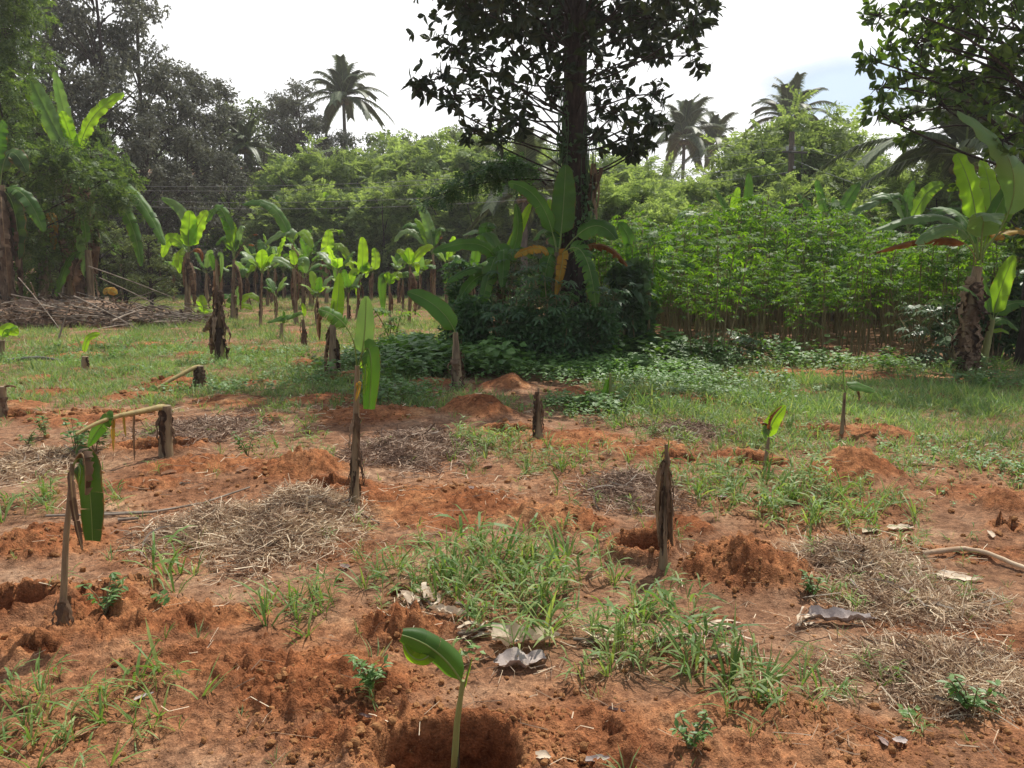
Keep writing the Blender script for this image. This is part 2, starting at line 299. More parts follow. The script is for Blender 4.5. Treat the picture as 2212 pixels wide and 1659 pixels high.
def soil_mat():
    m, nt, out, N, K = newmat('laterite_soil')
    tc = N('TexCoord'); at = N('Attribute', attribute_name='soil'); sp = N('SeparateColor'); K(at.outputs['Color'], sp.inputs[0])
    n1 = N('TexNoise', i_Scale=1.7, i_Detail=6.0, i_Roughness=.65); n2 = N('TexNoise', i_Scale=28.0, i_Detail=5.0, i_Roughness=.7); n3 = N('TexVoronoi', i_Scale=95.0); n4 = N('TexNoise', i_Scale=140.0, i_Detail=2.0)
    for q in (n1, n2, n3, n4): K(tc.outputs['Object'], q.inputs['Vector'])
    a = ramp(N, K, n1.outputs['Fac'], [(.26, (.205, .076, .032)), (.44, (.32, .124, .053)), (.58, (.42, .19, .085)), (.72, (.56, .34, .18))])
    b = ramp(N, K, n1.outputs['Fac'], [(.3, (.19, .098, .054)), (.5, (.31, .17, .10)), (.7, (.43, .28, .18))])
    mx = N('MixRGB'); K(sp.outputs[0], mx.inputs[0]); K(b, mx.inputs[1]); K(a, mx.inputs[2])
    c = mulcol(N, K, mx.outputs[0], ramp(N, K, n2.outputs['Fac'], [(.3, (.38, .34, .32)), (.46, (.85,) * 3), (.7, (1.35, 1.32, 1.25))]))
    c = mulcol(N, K, c, ramp(N, K, n4.outputs['Fac'], [(.35, (.74, .72, .7)), (.62, (1.05, 1.05, 1.05)), (.76, (1.6, 1.55, 1.4))]))
    n5 = N('TexNoise', i_Scale=9.0, i_Detail=6.0, i_Roughness=.7); K(tc.outputs['Object'], n5.inputs['Vector']); c = mulcol(N, K, c, ramp(N, K, n5.outputs['Fac'], [(.34, (.52, .48, .46)), (.5, (1.,) * 3), (.68, (1.22, 1.2, 1.15))]))
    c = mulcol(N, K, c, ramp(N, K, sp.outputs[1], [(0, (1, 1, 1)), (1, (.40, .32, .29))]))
    p = N('BsdfPrincipled', i_Roughness=.95); p.inputs['Specular IOR Level'].default_value = .08; K(c, p.inputs['Base Color'])
    ad = N('Math', operation='ADD'); K(n2.outputs['Fac'], ad.inputs[0]); mu = N('Math', operation='MULTIPLY', i_1=.35); K(n4.outputs['Fac'], mu.inputs[0]); K(mu.outputs[0], ad.inputs[1])
    bp = N('Bump', i_Strength=.8, i_Distance=.025); K(ad.outputs[0], bp.inputs['Height']); K(bp.outputs[0], p.inputs['Normal']); K(p.outputs[0], out.inputs[0])
    return m
make_ground()
# ------------------------------------------------------------------ ground cover: grass, weeds, straw, clods
def blade_tuft(rng, n, spread, curve, wid, segs=3, lean=.5):
    V = []; Fq = []; k = 0
    for i in range(n):
        az = rng.uniform(0, 6.28); b0 = np.array([math.cos(az), math.sin(az), 0]) * rng.uniform(0, spread) ; az += rng.normal(0, .5)
        out = np.array([math.cos(az), math.sin(az), 0]); L = rng.uniform(.55, 1.1); ln = rng.uniform(.1, lean); cv = rng.uniform(.2, curve)
        side = np.array([-math.sin(az), math.cos(az), 0]) * wid * rng.uniform(.7, 1.25)
        tw = rng.uniform(-1, 1) * .7; side = side * math.cos(tw) + out * math.sin(tw) * np.linalg.norm(side)
        p = b0.copy()
        for s in range(segs + 1):
            t = s / segs; p = b0 + out * (ln * t + cv * t * t * .6) * L + np.array([0, 0, 1]) * (t * L * (1 - .35 * cv * t))
            w = (1 - t ** 2.2) * (.6 + .7 * min(1, t * 2.5)) if s else .6
            V += [p - side * w, p + side * w]
        for s in range(segs): Fq.append([k + 2 * s, k + 2 * s + 1, k + 2 * s + 3, k + 2 * s + 2])
        k += 2 * (segs + 1)
    return np.array(V), np.array(Fq)
def stalk_tuft(rng, n):
    """leaning stalks that carry broad blades, as crabgrass does"""
    V = []; Fq = []; k = 0
    for i in range(n):
        az = rng.uniform(0, 6.28); out = np.array([math.cos(az), math.sin(az), 0]); L = rng.uniform(.6, 1.05); ln = rng.uniform(.05, .75)
        b0 = out * rng.uniform(0, .12); st = lambda t: b0 + out * ln * L * t * (.5 + .5 * t) + np.array([0, 0, 1]) * L * t * (1 - .25 * ln * t)
        sd = np.array([-math.sin(az), math.cos(az), 0]) * .008
        for t0, t1 in ((0, .45), (.45, .9)):
            V += [st(t0) - sd, st(t0) + sd, st(t1) + sd, st(t1) - sd]; Fq.append([k, k + 1, k + 2, k + 3]); k += 4
        for q in range(rng.integers(3, 5)):
            t = rng.uniform(.15, .95); a2 = az + (1 if q % 2 else -1) * rng.uniform(.5, 1.5); d = np.array([math.cos(a2), math.sin(a2), 0]); BL = rng.uniform(.5, .95)
            e = rng.uniform(.2, 1.1); s2 = np.array([-math.sin(a2), math.cos(a2), rng.uniform(-.5, .5)]) * rng.uniform(.020, .034)
            p = st(t)
            for s, (tt, w) in enumerate(((0, .5), (.35, 1), (.7, .8), (1, .05))):
                c = p + d * BL * tt * math.cos(e) + np.array([0, 0, 1]) * BL * (math.sin(e) * tt - .5 * tt * tt)
                V += [c - s2 * w, c + s2 * w]
            for s in range(3): Fq.append([k + 2 * s, k + 2 * s + 1, k + 2 * s + 3, k + 2 * s + 2])
            k += 8
    return np.array(V), np.array(Fq)
def weed_tpl(rng, n, leafw=.5, whorl=False):
    V = []; T = []; k = 0
    for i in range(n):
        az = rng.uniform(0, 6.28); r0 = rng.uniform(.0, .35); p = np.array([math.cos(az) * r0, math.sin(az) * r0, rng.uniform(.35, 1.0)])
        a2 = az + rng.normal(0, .6); d = nrm(np.array([math.cos(a2), math.sin(a2), rng.uniform(-.3, .35)])); s = np.array([-math.sin(a2), math.cos(a2), rng.uniform(-.3, .3)]); L = rng.uniform(.22, .42); w = L * leafw
        V += [p, p + d * L * .45 + s * w + [0, 0, .03], p + d * L, p + d * L * .45 - s * w + [0, 0, .03]]
        T += [[k, k + 1, k + 2], [k, k + 2, k + 3]]; k += 4
    return np.array(V), np.array(T)
rg = np.random.default_rng(21)
TUFT = [stalk_tuft(rg, 4) for _ in range(6)] + [blade_tuft(rg, 7, .12, .9, .030, 3, .8) for _ in range(4)]; FINE = [blade_tuft(rg, 8, .35, .8, .03, 2, .8) for _ in range(6)]; FARG = [blade_tuft(rg, 6, .6, .8, .075, 1, .9) for _ in range(5)]
WEED = [weed_tpl(rg, 12) for _ in range(5)]
def scatter(mb, tpls, pts, hmin, hmax, mat=0, rng=rg, tilt=.15):
    pts = np.asarray(pts)
    if not len(pts): return
    z = terrain(pts[:, 0], pts[:, 1])[0]; T = np.stack([pts[:, 0], pts[:, 1], z - .005], -1); which = rng.integers(0, len(tpls), len(T))
    for i, (tv, tf) in enumerate(tpls):
        q = T[which == i]; n = len(q)
        if not n: continue
        a = rng.uniform(0, 6.28, n); up = nrm(np.stack([rng.normal(0, tilt, n), rng.normal(0, tilt, n), np.ones(n)], -1))
        x = nrm(np.cross(np.stack([-np.sin(a), np.cos(a), 0 * a], -1), up)); fr = np.stack([x, np.cross(up, x), up], -1)
        mb.inst(tv, tf, fr, q, rng.uniform(hmin, hmax, n) * (.45 + 1.1 * fbm(q[:, 0] * 1.3, q[:, 1] * 1.3, 27, 3)), mat)
def patch_pts(px, py, rx, ry, dens, rng=rg, noise=.5, bare_max=.65):
    """points in an elongated patch on the ground (centre and half sizes read off the photo)"""
    c = flat(px, py); a = rx * c[1] / F; b = (flat(px, py - ry)[1] - flat(px, py + ry)[1]) / 2
    n = int(dens * math.pi * a * b); u = rng.normal(0, .62, (n, 2)); u = u[(u ** 2).sum(1) < 2.4]
    p = np.stack([c[0] + u[:, 0] * a, c[1] + u[:, 1] * b], -1)
    k = fbm(p[:, 0] * 3 / max(1, c[1] * .15), p[:, 1] * 3 / max(1, c[1] * .15), 19, 3); p = p[k > .5 - noise * .3 - .08]
    _, br, pit = terrain(p[:, 0], p[:, 1]); keep = (rng.uniform(size=len(p)) > sstep(bare_max - .3, bare_max + .3, br) * .93) & (pit < .3)
    return p[keep & (p[:, 1] > 1.7)]
tall = MB()
for (px, py, rx, ry, dn, h0, h1) in [(1060, 1265, 240, 95, 95, .09, .20), (1120, 1225, 150, 50, 45, .12, .26), (650, 1345, 105, 60, 120, .12, .24), (840, 1270, 110, 60, 40, .1, .2), (110, 1590, 190, 110, 130, .10, .2), (320, 1540, 150, 90, 110, .09, .18), (330, 1270, 60, 45, 50, .12, .22), (420, 1440, 80, 50, 25, .08, .16),
  (1410, 1320, 60, 45, 60, .10, .2), (1370, 1440, 190, 90, 60, .09, .2), (1660, 1510, 230, 75, 85, .09, .18), (1830, 1440, 130, 50, 25, .08, .15), (1340, 1560, 150, 60, 20, .08, .15), (1480, 1600, 200, 60, 22, .07, .14), (1000, 1540, 60, 40, 10, .08, .14), (800, 1470, 40, 30, 14, .08, .16), (2050, 1560, 150, 80, 22, .06, .12), (1900, 1300, 120, 50, 30, .07, .14),
  (1700, 1075, 170, 45, 95, .10, .2), (1800, 1120, 200, 40, 75, .08, .16), (1560, 1060, 110, 45, 60, .09, .18), (1900, 1010, 120, 30, 75, .09, .18), (1100, 985, 120, 35, 55, .1, .2), (1200, 1015, 90, 25, 55, .08, .16), (1040, 960, 80, 20, 50, .1, .2), (1350, 930, 60, 20, 50, .12, .24), (1500, 960, 120, 40, 50, .1, .2), (1640, 955, 160, 40, 60, .1, .2),
  (75, 1085, 75, 50, 65, .1, .2), (300, 1065, 60, 40, 30, .1, .2), (590, 980, 100, 22, 50, .07, .14), (640, 920, 80, 20, 45, .07, .14), (600, 895, 30, 15, 90, .09, .14), (2110, 1330, 110, 60, 18, .06, .12), (1380, 1340, 25, 22, 160, .10, .2), (1080, 1110, 70, 30, 12, .08, .15), (500, 1300, 160, 60, 6, .08, .16), (1980, 1080, 150, 50, 40, .06, .13), (1050, 1260, 900, 330, 5, .06, .15), (1900, 1180, 250, 60, 20, .06, .13), (250, 960, 200, 40, 22, .07, .14), (600, 1000, 250, 40, 14, .07, .14), (1300, 1000, 250, 50, 20, .07, .15), (1950, 1270, 160, 50, 26, .06, .14), (2000, 1420, 200, 60, 22, .06, .14), (1500, 1010, 200, 40, 30, .08, .16), (1050, 1150, 500, 60, 7, .06, .14)]:
    scatter(tall, TUFT, patch_pts(px, py, rx, ry, dn), h0, h1)
tag(tall.build('tall_grass', MAT['grass'], smooth=False), 'bright green broad-bladed grass growing in patches over the red soil', 'grass', kind='stuff')
fine = MB()
for (px, py, rx, ry, dn, h0, h1) in [(1050, 1250, 1300, 420, 7, .04, .09), (1900, 890, 430, 55, 130, .07, .16), (1600, 870, 300, 45, 80, .07, .16), (2120, 960, 180, 90, 110, .06, .14), (1700, 960, 300, 60, 80, .06, .14), (1850, 835, 330, 22, 60, .06, .12), (600, 850, 210, 28, 110, .07, .14), (700, 855, 130, 22, 70, .07, .14), (950, 875, 150, 25, 140, .08, .16), (220, 855, 230, 35, 110, .06, .12), (480, 800, 330, 40, 75, .06, .13), (200, 800, 260, 40, 80, .06, .13), (80, 860, 120, 30, 60, .06, .12), (1250, 890, 140, 30, 30, .06, .12), (2100, 890, 200, 60, 80, .06, .13), (880, 800, 150, 30, 90, .08, .2), (1450, 890, 150, 40, 40, .06, .14)]:
    scatter(fine, FINE, patch_pts(px, py, rx, ry, dn, noise=.8, bare_max=.75), h0, h1)
for (x0, x1, y0, y1, dn) in [(-16, -1.0, 12.5, 24, 75), (-9, -1, 9.5, 13, 60), (-20, 0, 24, 46, 36), (-1.6, 3, 12.5, 17, 50), (1, 9, 8.3, 13.2, 90), (9, 20, 8, 20, 14), (0, 25, 20, 46, 4), (-40, -16, 13, 46, 4)]:
    n = int((x1 - x0) * (y1 - y0) * dn); p = np.stack([rg.uniform(x0, x1, n), rg.uniform(y0, y1, n)], -1)
    _, br, _ = terrain(p[:, 0], p[:, 1]); p = p[(br < .5) | (rg.uniform(size=n) < .12)]
    k_ = fbm(p[:, 0] * .9, p[:, 1] * .9, 88, 3) > .36; scatter(fine, FARG, p[k_], .07, .2, tilt=.4)
tag(fine.build('field_grass', MAT['grass_f'], smooth=False), 'short green field grass covering the clearing', 'grass', kind='stuff')
wd = MB()
for (px, py, rx, ry, dn, h0, h1) in [(1340, 805, 260, 25, 110, .08, .2), (1180, 800, 200, 20, 120, .10, .24), (1260, 893, 110, 25, 110, .08, .16), (1480, 835, 160, 30, 90, .07, .15), (860, 860, 100, 25, 90, .10, .2), (860, 790, 130, 25, 110, .12, .3), (960, 790, 130, 22, 160, .15, .4), (540, 790, 260, 30, 40, .06, .14), (250, 760, 260, 25, 40, .06, .14), (1950, 1000, 250, 60, 40, .05, .1), (2120, 1000, 120, 60, 60, .05, .12), (1600, 850, 250, 30, 40, .06, .13), (2050, 1550, 160, 90, 14, .05, .10), (1050, 1300, 1000, 300, 1.2, .04, .09), (1500, 775, 220, 15, 60, .1, .3), (1850, 795, 200, 15, 50, .1, .25), (2130, 830, 120, 15, 80, .08, .2), (1250, 775, 260, 12, 100, .2, .45), (700, 830, 150, 20, 70, .06, .14), (480, 845, 120, 15, 70, .06, .14)]:
    scatter(wd, WEED, patch_pts(px, py, rx, ry, dn, noise=.9, bare_max=.8), h0, h1)
tag(wd.build('leafy_weeds', MAT['weed'], smooth=False), 'low round-leaved weeds creeping over the ground near the tree', 'weeds', kind='stuff')
# straw
def strands(mb, P, L, wid, rng, elev=.25, segs=3, mat=0):
    n = len(P); az = rng.uniform(0, 6.28, n); el = rng.normal(0, elev, n); d = np.stack([np.cos(az) * np.cos(el), np.sin(az) * np.cos(el), np.sin(el)], -1)
    b = rdir(n, rng) * .75; b[:, 2] *= .5; L = np.broadcast_to(L, (n,)); s = nrm(np.cross(d, rdir(n, rng))) * (np.broadcast_to(wid, (n,))[:, None] / 2)
    V = []
    for k in range(segs + 1):
        t = k / segs - .5; c = P + d * (L * t)[:, None] + b * (L * (t * t * 4 - .5) * .5)[:, None]; V += [c - s, c + s]
    V = np.stack(V, 1); q = np.array([[2 * k, 2 * k + 1, 2 * k + 3, 2 * k + 2] for k in range(segs)]); off = (np.arange(n) * (2 * segs + 2))[:, None, None]
    mb.add(V.reshape(-1, 3), (q[None] + off).reshape(-1, 4), mat)
def straw_heap(px, py, rx, ry, hh, n, label, mat, L=(.03, .19), group='heaps of dry straw', wid=.0038):
    n = int(n * 1.6)
    c = gnd(px, py); a = rx * c[1] / F; b = (flat(px, py - ry)[1] - flat(px, py + ry)[1]) / 2; rng = np.random.default_rng(int(px * 7 + py))
    u = rng.normal(0, .52, (n, 2)); u = u[((u ** 2).sum(1) < 1.9)]; u = u[fbm(u[:, 0] * 3 + px, u[:, 1] * 3 + py, 71, 3) > .36]; x = c[0] + u[:, 0] * a; y = c[1] + u[:, 1] * b; r2 = (u ** 2).sum(1)
    hh = hh * .85; dome = hh * np.exp(-r2 * 2.2) * (.55 + .9 * fbm(x * 5, y * 5, 33, 3)); z = terrain(x, y)[0]
    P = np.stack([x, y, z + .008 + dome * rng.uniform(.1, 1.05, len(x)) ** .6], -1) - c
    t = thing('straw_heap', label, 'straw heap', c, group=group); m = MB(); strands(m, P, rng.uniform(L[0], L[1], len(P)), rng.uniform(.6, 1.3, len(P)) * wid * max(1, c[1] / 4.2), rng, .4)
    q = rng.integers(0, len(P), 14); strands(m, P[q] + [0, 0, .01], rng.uniform(.1, .3, 14), .009, rng, .3, 4, 1); m.build('straw', [MAT[mat], MAT['stick']], t, smooth=False)
    # compact core under the strands
    g = np.linspace(-1, 1, 26); U, V = np.meshgrid(g, g, indexing='ij'); rr = U * U + V * V; X = c[0] + U * a * .95; Y = c[1] + V * b * .95
    Z = terrain(X, Y)[0] + hh * .62 * np.exp(-rr * 2.6) * (.5 + fbm(X * 6, Y * 6, 33, 3)) - .035 - .12 * sstep(.55, 1, rr)
    k = 26; i = (np.arange(k - 1) * k)[:, None]; j = np.arange(k - 1)[None]; f = np.stack([i + j, i + k + j, i + k + j + 1, i + j + 1], -1).reshape(-1, 4)
    m = MB(); m.add(np.stack([X, Y, Z], -1).reshape(-1, 3) - c, f); m.build('straw_core', MAT['straw_core'], t)
    return t
MAT['straw_core'] = solidmat('straw_core', [(.3, (0.143, 0.085, 0.058)), (.7, (0.390, 0.260, 0.169))], 30, .95, bump=1.)
straw_heap(480, 1150, 150, 52, .16, 3000, 'tangled tan heap of dry straw beside the leaning banana stem on the left', 'straw')
straw_heap(640, 1150, 125, 75, .30, 3400, 'tallest tan heap of dry straw in front of the pale single-leaf banana', 'straw')
straw_heap(890, 975, 135, 38, .16, 2600, 'greyish brown heap of old straw in front of the red soil mound', 'straw_d')
straw_heap(1370, 1065, 105, 40, .14, 1900, 'low brown mat of straw behind the dead brown stub and its hole', 'straw_d')
straw_heap(1850, 1215, 140, 36, .13, 3000, 'low straw heap at the edge of the broad red mound on the right', 'straw')
straw_heap(1960, 1300, 160, 50, .05, 3000, 'spread of straw between the red mound and the bent dry stalk', 'straw')
straw_heap(2030, 1450, 200, 65, .05, 4200, 'wide flattened mat of straw in the right foreground', 'straw')
straw_heap(450, 930, 130, 28, .10, 1700, 'dark brown straw in shade behind the snapped banana stump', 'straw_d')
straw_heap(60, 1010, 110, 35, .13, 1900, 'small straw heap at the left edge behind the leaning stem', 'straw')
straw_heap(1490, 935, 90, 18, .07, 1100, 'thin brown straw patch between the two small suckers on the right', 'straw_d')
sl = MB(); rs = np.random.default_rng(5)
for (px, py, rx, ry, dn, L0, L1) in [(1050, 1250, 1200, 420, 34, .04, .16), (1300, 1420, 330, 70, 260, .05, .2), (1700, 1380, 300, 80, 200, .05, .18), (800, 1200, 200, 70, 160, .04, .16), (1100, 1050, 350, 60, 90, .05, .16), (1950, 1250, 200, 100, 140, .05, .2), (400, 1200, 250, 50, 120, .04, .14), (1900, 1550, 300, 110, 90, .04, .14), (1050, 1330, 260, 60, 200, .05, .2), (500, 1000, 300, 60, 40, .05, .15), (1800, 950, 400, 100, 40, .05, .15), (1500, 1030, 300, 60, 60, .05, .16), (600, 900, 500, 60, 25, .06, .2), (150, 1110, 200, 50, 70, .05, .2)]:
    p = patch_pts(px, py, rx, ry, dn, rs, noise=.7, bare_max=1.2)
    P = np.stack([p[:, 0], p[:, 1], terrain(p[:, 0], p[:, 1])[0] + rs.uniform(.004, .03, len(p))], -1)
    strands(sl, P, rs.uniform(L0, L1, len(P)), rs.uniform(.002, .0042, len(P)) * np.maximum(1, P[:, 1] / 4), rs, .14, 2)
tag(sl.build('straw_litter', MAT['straw'], smooth=False), 'loose straw and dry grass scattered thinly over the ground', 'straw', kind='stuff')
# clods
def ico(sub):
    import bmesh
    bm = bmesh.new(); bmesh.ops.create_icosphere(bm, subdivisions=sub, radius=1); v = np.array([q.co[:] for q in bm.verts]); f = np.array([[x.index for x in q.verts] for q in bm.faces]); bm.free(); return v, f
iv, jf = ico(2); cm = MB(); rc = np.random.default_rng(3)
CL = []
for k in range(5):
    dv = nrm(iv); CL.append((iv * (.45 + 1.2 * fbm(dv[:, 0] * 3.2 + k * 9, dv[:, 1] * 3.2 + dv[:, 2] * 2.7, 70 + k, 4, .7))[:, None] * [1, .85, .65], jf))
n = 60000; d = rc.uniform(1 / 11, 1 / 1.9, n) ** -1; x = rc.uniform(-1, 1, n) * (d * .72 + .3)
_, br, pit = terrain(x, d); k = (rc.uniform(size=n) < (br * .9 * sstep(.38, .62, fbm(x * 1.6, d * 1.6, 15, 3)) + .04)) & (pit < .8); x, d = x[k][:13000], d[k][:13000]
sz = np.clip(rc.lognormal(-5.35, .62, len(x)), .002, .02) * np.clip(d / 4, .8, 2); z = terrain(x, d)[0] + sz * .35; wh = rc.integers(0, 5, len(x))
for i, (tv, tf) in enumerate(CL):
    q = wh == i; fr = frames(rdir(q.sum(), rc), [0, 0, 1]); cm.inst(tv, tf, fr, np.stack([x, d, z], -1)[q], sz[q])
MAT['clod'] = solidmat('soil_clod', [(.3, (0.169, 0.070, 0.027)), (.5, (0.286, 0.130, 0.049)), (.7, (0.442, 0.227, 0.094))], 30, .95, island=False, bump=.8)
tag(cm.build('soil_clods', MAT['clod'], smooth=False), 'crumbly lumps of red soil lying on the dug mounds', 'soil clods', kind='stuff')
# ------------------------------------------------------------------ banana leaves and plants
MK = {'g': 'ban_g', 'k': 'ban_k', 'l': 'ban_l', 'p': 'ban_p', 'd': 'ban_d', 'y': 'ban_y', 'o': 'ban_o'}
def blade(a, m_, b, W, n=(0, -.6, .8), pet=.14, tear=.25, fold=.35, droop=.35, crumple=0., seed=0, nst=None, tipcut=0.0, halves=(1, 1)):
    """banana blade along the midrib a-m-b; returns blade and midrib builders"""
    rng = np.random.default_rng(seed); L = np.linalg.norm(bez(a, m_, b, np.linspace(0, 1, 12))[1:] - bez(a, m_, b, np.linspace(0, 1, 12))[:-1], axis=1).sum()
    nst = nst or int(np.clip(L / .045, 16, 40)); t = np.linspace(pet, 1, nst + 1); c = bez(a, m_, b, t)
    tg = nrm(np.gradient(c, axis=0)); n0 = np.asarray(n, float); nn = nrm(n0 - tg * (tg @ n0)[:, None]); s = np.cross(tg, nn)
    u = np.linspace(0, 1, nst + 1) * (1 - tipcut)
    w = W / 2 * np.minimum(1, (u / .10 + .02) ** .55) * np.sqrt(np.clip(1 - np.clip((u - .35) / .66, 0, 1) ** 2.3, 0, 1))
    mb = MB(); NV = 4; v = np.linspace(0, 1, NV)
    for sd in (1, -1):
        if rng.uniform() > halves[0 if sd > 0 else 1]: continue
        i0 = 0; ph = rng.uniform(0, 6)
        while i0 < nst:
            if tear > 0: i1 = min(nst, i0 + max(1, int(rng.exponential(1.3 / tear)) + 1))
            else: i1 = nst
            dd = rng.normal(0, .28 * min(1, tear + .08)) - (.25 * tear); trim = 1 - (rng.uniform(0, .25) * tear)
            ii = np.arange(i0, i1 + 1); k = len(ii)
            shr = np.linspace(-1, 1, k) if tear > 0 else np.zeros(k)
            P = np.zeros((k, NV, 3))
            for q, vv in enumerate(v):
                ww = w[ii] * vv * trim; ang = fold + dd * vv - droop * vv * 1.3
                wav = .05 * W * np.sin(ii * .9 + ph) * vv ** 2 + (rng.normal(0, 1, k) * crumple * W * vv if crumple else 0)
                P[:, q] = c[ii] + s[ii] * (sd * ww * math.cos(ang))[:, None] + nn[ii] * (ww * math.sin(ang) + wav)[:, None] - tg[ii] * (shr * .10 * tear * L / nst * (k - 1) * vv ** 2)[:, None] + tg[ii] * (.10 * ww * vv)[:, None]
            f = []
            for r in range(k - 1):
                for q in range(NV - 1):
                    z = [r * NV + q, r * NV + q + 1, (r + 1) * NV + q + 1, (r + 1) * NV + q]; f.append(z if sd > 0 else z[::-1])
            uv = np.stack([np.broadcast_to(v[None] * sd, (k, NV)), np.broadcast_to((t[ii] * L / max(.1, W))[:, None] * 1.0, (k, NV))], -1).reshape(-1, 2)
            mb.add(P.reshape(-1, 3), np.array(f), 0, uv); i0 = i1
    mr = MB(); tt = np.linspace(0, .985 if not tipcut else 1., 14); p = bez(a, m_, b, tt) ; r = np.interp(tt, [0, pet, 1], [.048, .034, .006]) * max(W, .1) * .62 + .0015
    tube(mr, p - nrm(n0) * 0.0, r, 6)
    return mb, mr
def leaf_part(root, a, m_, b, W, kind='g', seed=0, label=None, ribs=True, **kw):
    o = dict(k=dict(tear=.1, fold=.1, droop=.2), g=dict(tear=.45, fold=.3), l=dict(tear=.2, droop=.25, fold=.28), p=dict(tear=.03), d=dict(tear=.6, fold=-.15, droop=.6, crumple=.08), y=dict(tear=.5), o=dict(tear=.75, droop=.8, fold=-.1, crumple=.05))[kind]
    o.update(kw); mb, mr = blade(a, m_, b, W, seed=seed, **o)
    lf = mb.build('leaf', MAT[MK[kind]], root); mr.build('midrib', MAT['midrib_d' if kind in 'do' else 'midrib'], lf)
    if label: lf['label'] = label
    return lf
def stem_part(root, pts, r0, r1, mat='pstem', seed=0, flare=1.35, name='pseudostem', ns=12):
    rng = np.random.default_rng(seed); pts = np.asarray(pts, float); P = np.array([np.interp(np.linspace(0, 1, 12), np.linspace(0, 1, len(pts)), pts[:, k]) for k in range(3)]).T
    r = np.linspace(r0, r1, 12); r[0] *= flare; r[1] *= 1 + (flare - 1) * .5; m = MB(); tube(m, P, r, ns, wob=.08, rng=rng); return m.build(name, MAT[mat], root)
def sheath_part(root, pts, r, n, seed=0, lmin=.25, lmax=.7, mat='sheath', spread=1.0, zr=(.1, 1.0), wk=1.0):
    """dead leaf sheaths peeling off the stem and hanging down"""
    rng = np.random.default_rng(seed); pts = np.asarray(pts, float); m = MB(); H = np.linalg.norm(pts[-1] - pts[0])
    for i in range(n):
        t = rng.uniform(*zr); c = np.array([np.interp(t, np.linspace(0, 1, len(pts)), pts[:, k]) for k in range(3)]); az = rng.uniform(0, 6.28); out = np.array([math.cos(az), math.sin(az), 0]); sd = np.array([-math.sin(az), math.cos(az), 0])
        Ln = min(rng.uniform(lmin, lmax) * H, c[2] - pts[0][2] + .02 if t > .3 else 9); w = r * rng.uniform(.3, .85) * wk; k = 11; jag = rng.uniform(.35, 1.25, (k + 1, 2)); tear_ = rng.uniform(-.5, .5) * r * spread; V = []
        bow = rng.uniform(.05, .9) * r * spread
        for q in range(k + 1):
            u = q / k; cc = c + out * (r * .85 + bow * math.sin(u * 2.2) ** 1.2 + rng.normal(0, .12 * r)) - np.array([0, 0, 1]) * Ln * u; ww = w * (1 - u ** 2.2 * .8); cc = cc + sd * tear_ * u * u
            cu = rng.normal(.2, .4) * w
            V += [cc - sd * ww * jag[q, 0] - out * cu * .5, cc + out * cu * .4, cc + sd * ww * jag[q, 1] - out * cu * .5]
        f = []
        for q in range(k): f += [[3 * q, 3 * q + 1, 3 * q + 4, 3 * q + 3], [3 * q + 1, 3 * q + 2, 3 * q + 5, 3 * q + 4]]
        m.add(np.array(V), np.array(f))
    return m.build('dead_sheath', MAT[mat], root)
NB = [0]
def banana(base, top, w0, w1, leaves, label, group, ns=0, smat='pstem', dy=0., zlow=0., mid=None, ground=None, seed=None, shk={}, skirt=0):
    """base/top: photo pixels of the foot and the head of the stem; leaves: (a, m, b, width px, kind[, options])"""
    NB[0] += 1; sd = seed or NB[0] * 13; B = gnd(*base) if ground is None else ground; Y = B[1]; k = Y / F
    c = lambda q, d=0.: pt(q[0], q[1], Y + d) - B
    root = thing('banana_plant', label, 'banana plant', B, group=group)
    pts = [[0, 0, -.03]] + ([c(mid)] if mid else []) + [c(top, dy)]
    stem_part(root, pts, w0 * k / 2, w1 * k / 2, smat, sd)
    if ns: sheath_part(root, pts, w0 * k / 2, ns, sd, **shk)
    for i in range(skirt):
        r_ = np.random.default_rng(sd * 7 + i); az = r_.uniform(0, 6.28); o = np.array([math.cos(az), math.sin(az), 0]); A = pts[-1] * r_.uniform(.8, .98); l = A[2] * r_.uniform(.45, .85)
        leaf_part(root, A, A + o * l * .2 - np.array([0, 0, l * .35]), A + o * l * .16 - np.array([0, 0, l]), l * r_.uniform(.12, .24), 'd', seed=sd * 9 + i, n=(o[0], o[1] - .4, .1), pet=.05)
    for i, q in enumerate(leaves):
        a, m_, b, W, kd = q[:5]; op = dict(q[5]) if len(q) > 5 else {}
        da, dm, db = op.pop('d', (0, 0, 0)); leaf_part(root, c(a, da + dy), c(m_, dm + dy), c(b, db + dy), W * k, kd, seed=sd * 31 + i, **op)
    return root
rb = np.random.default_rng(77)
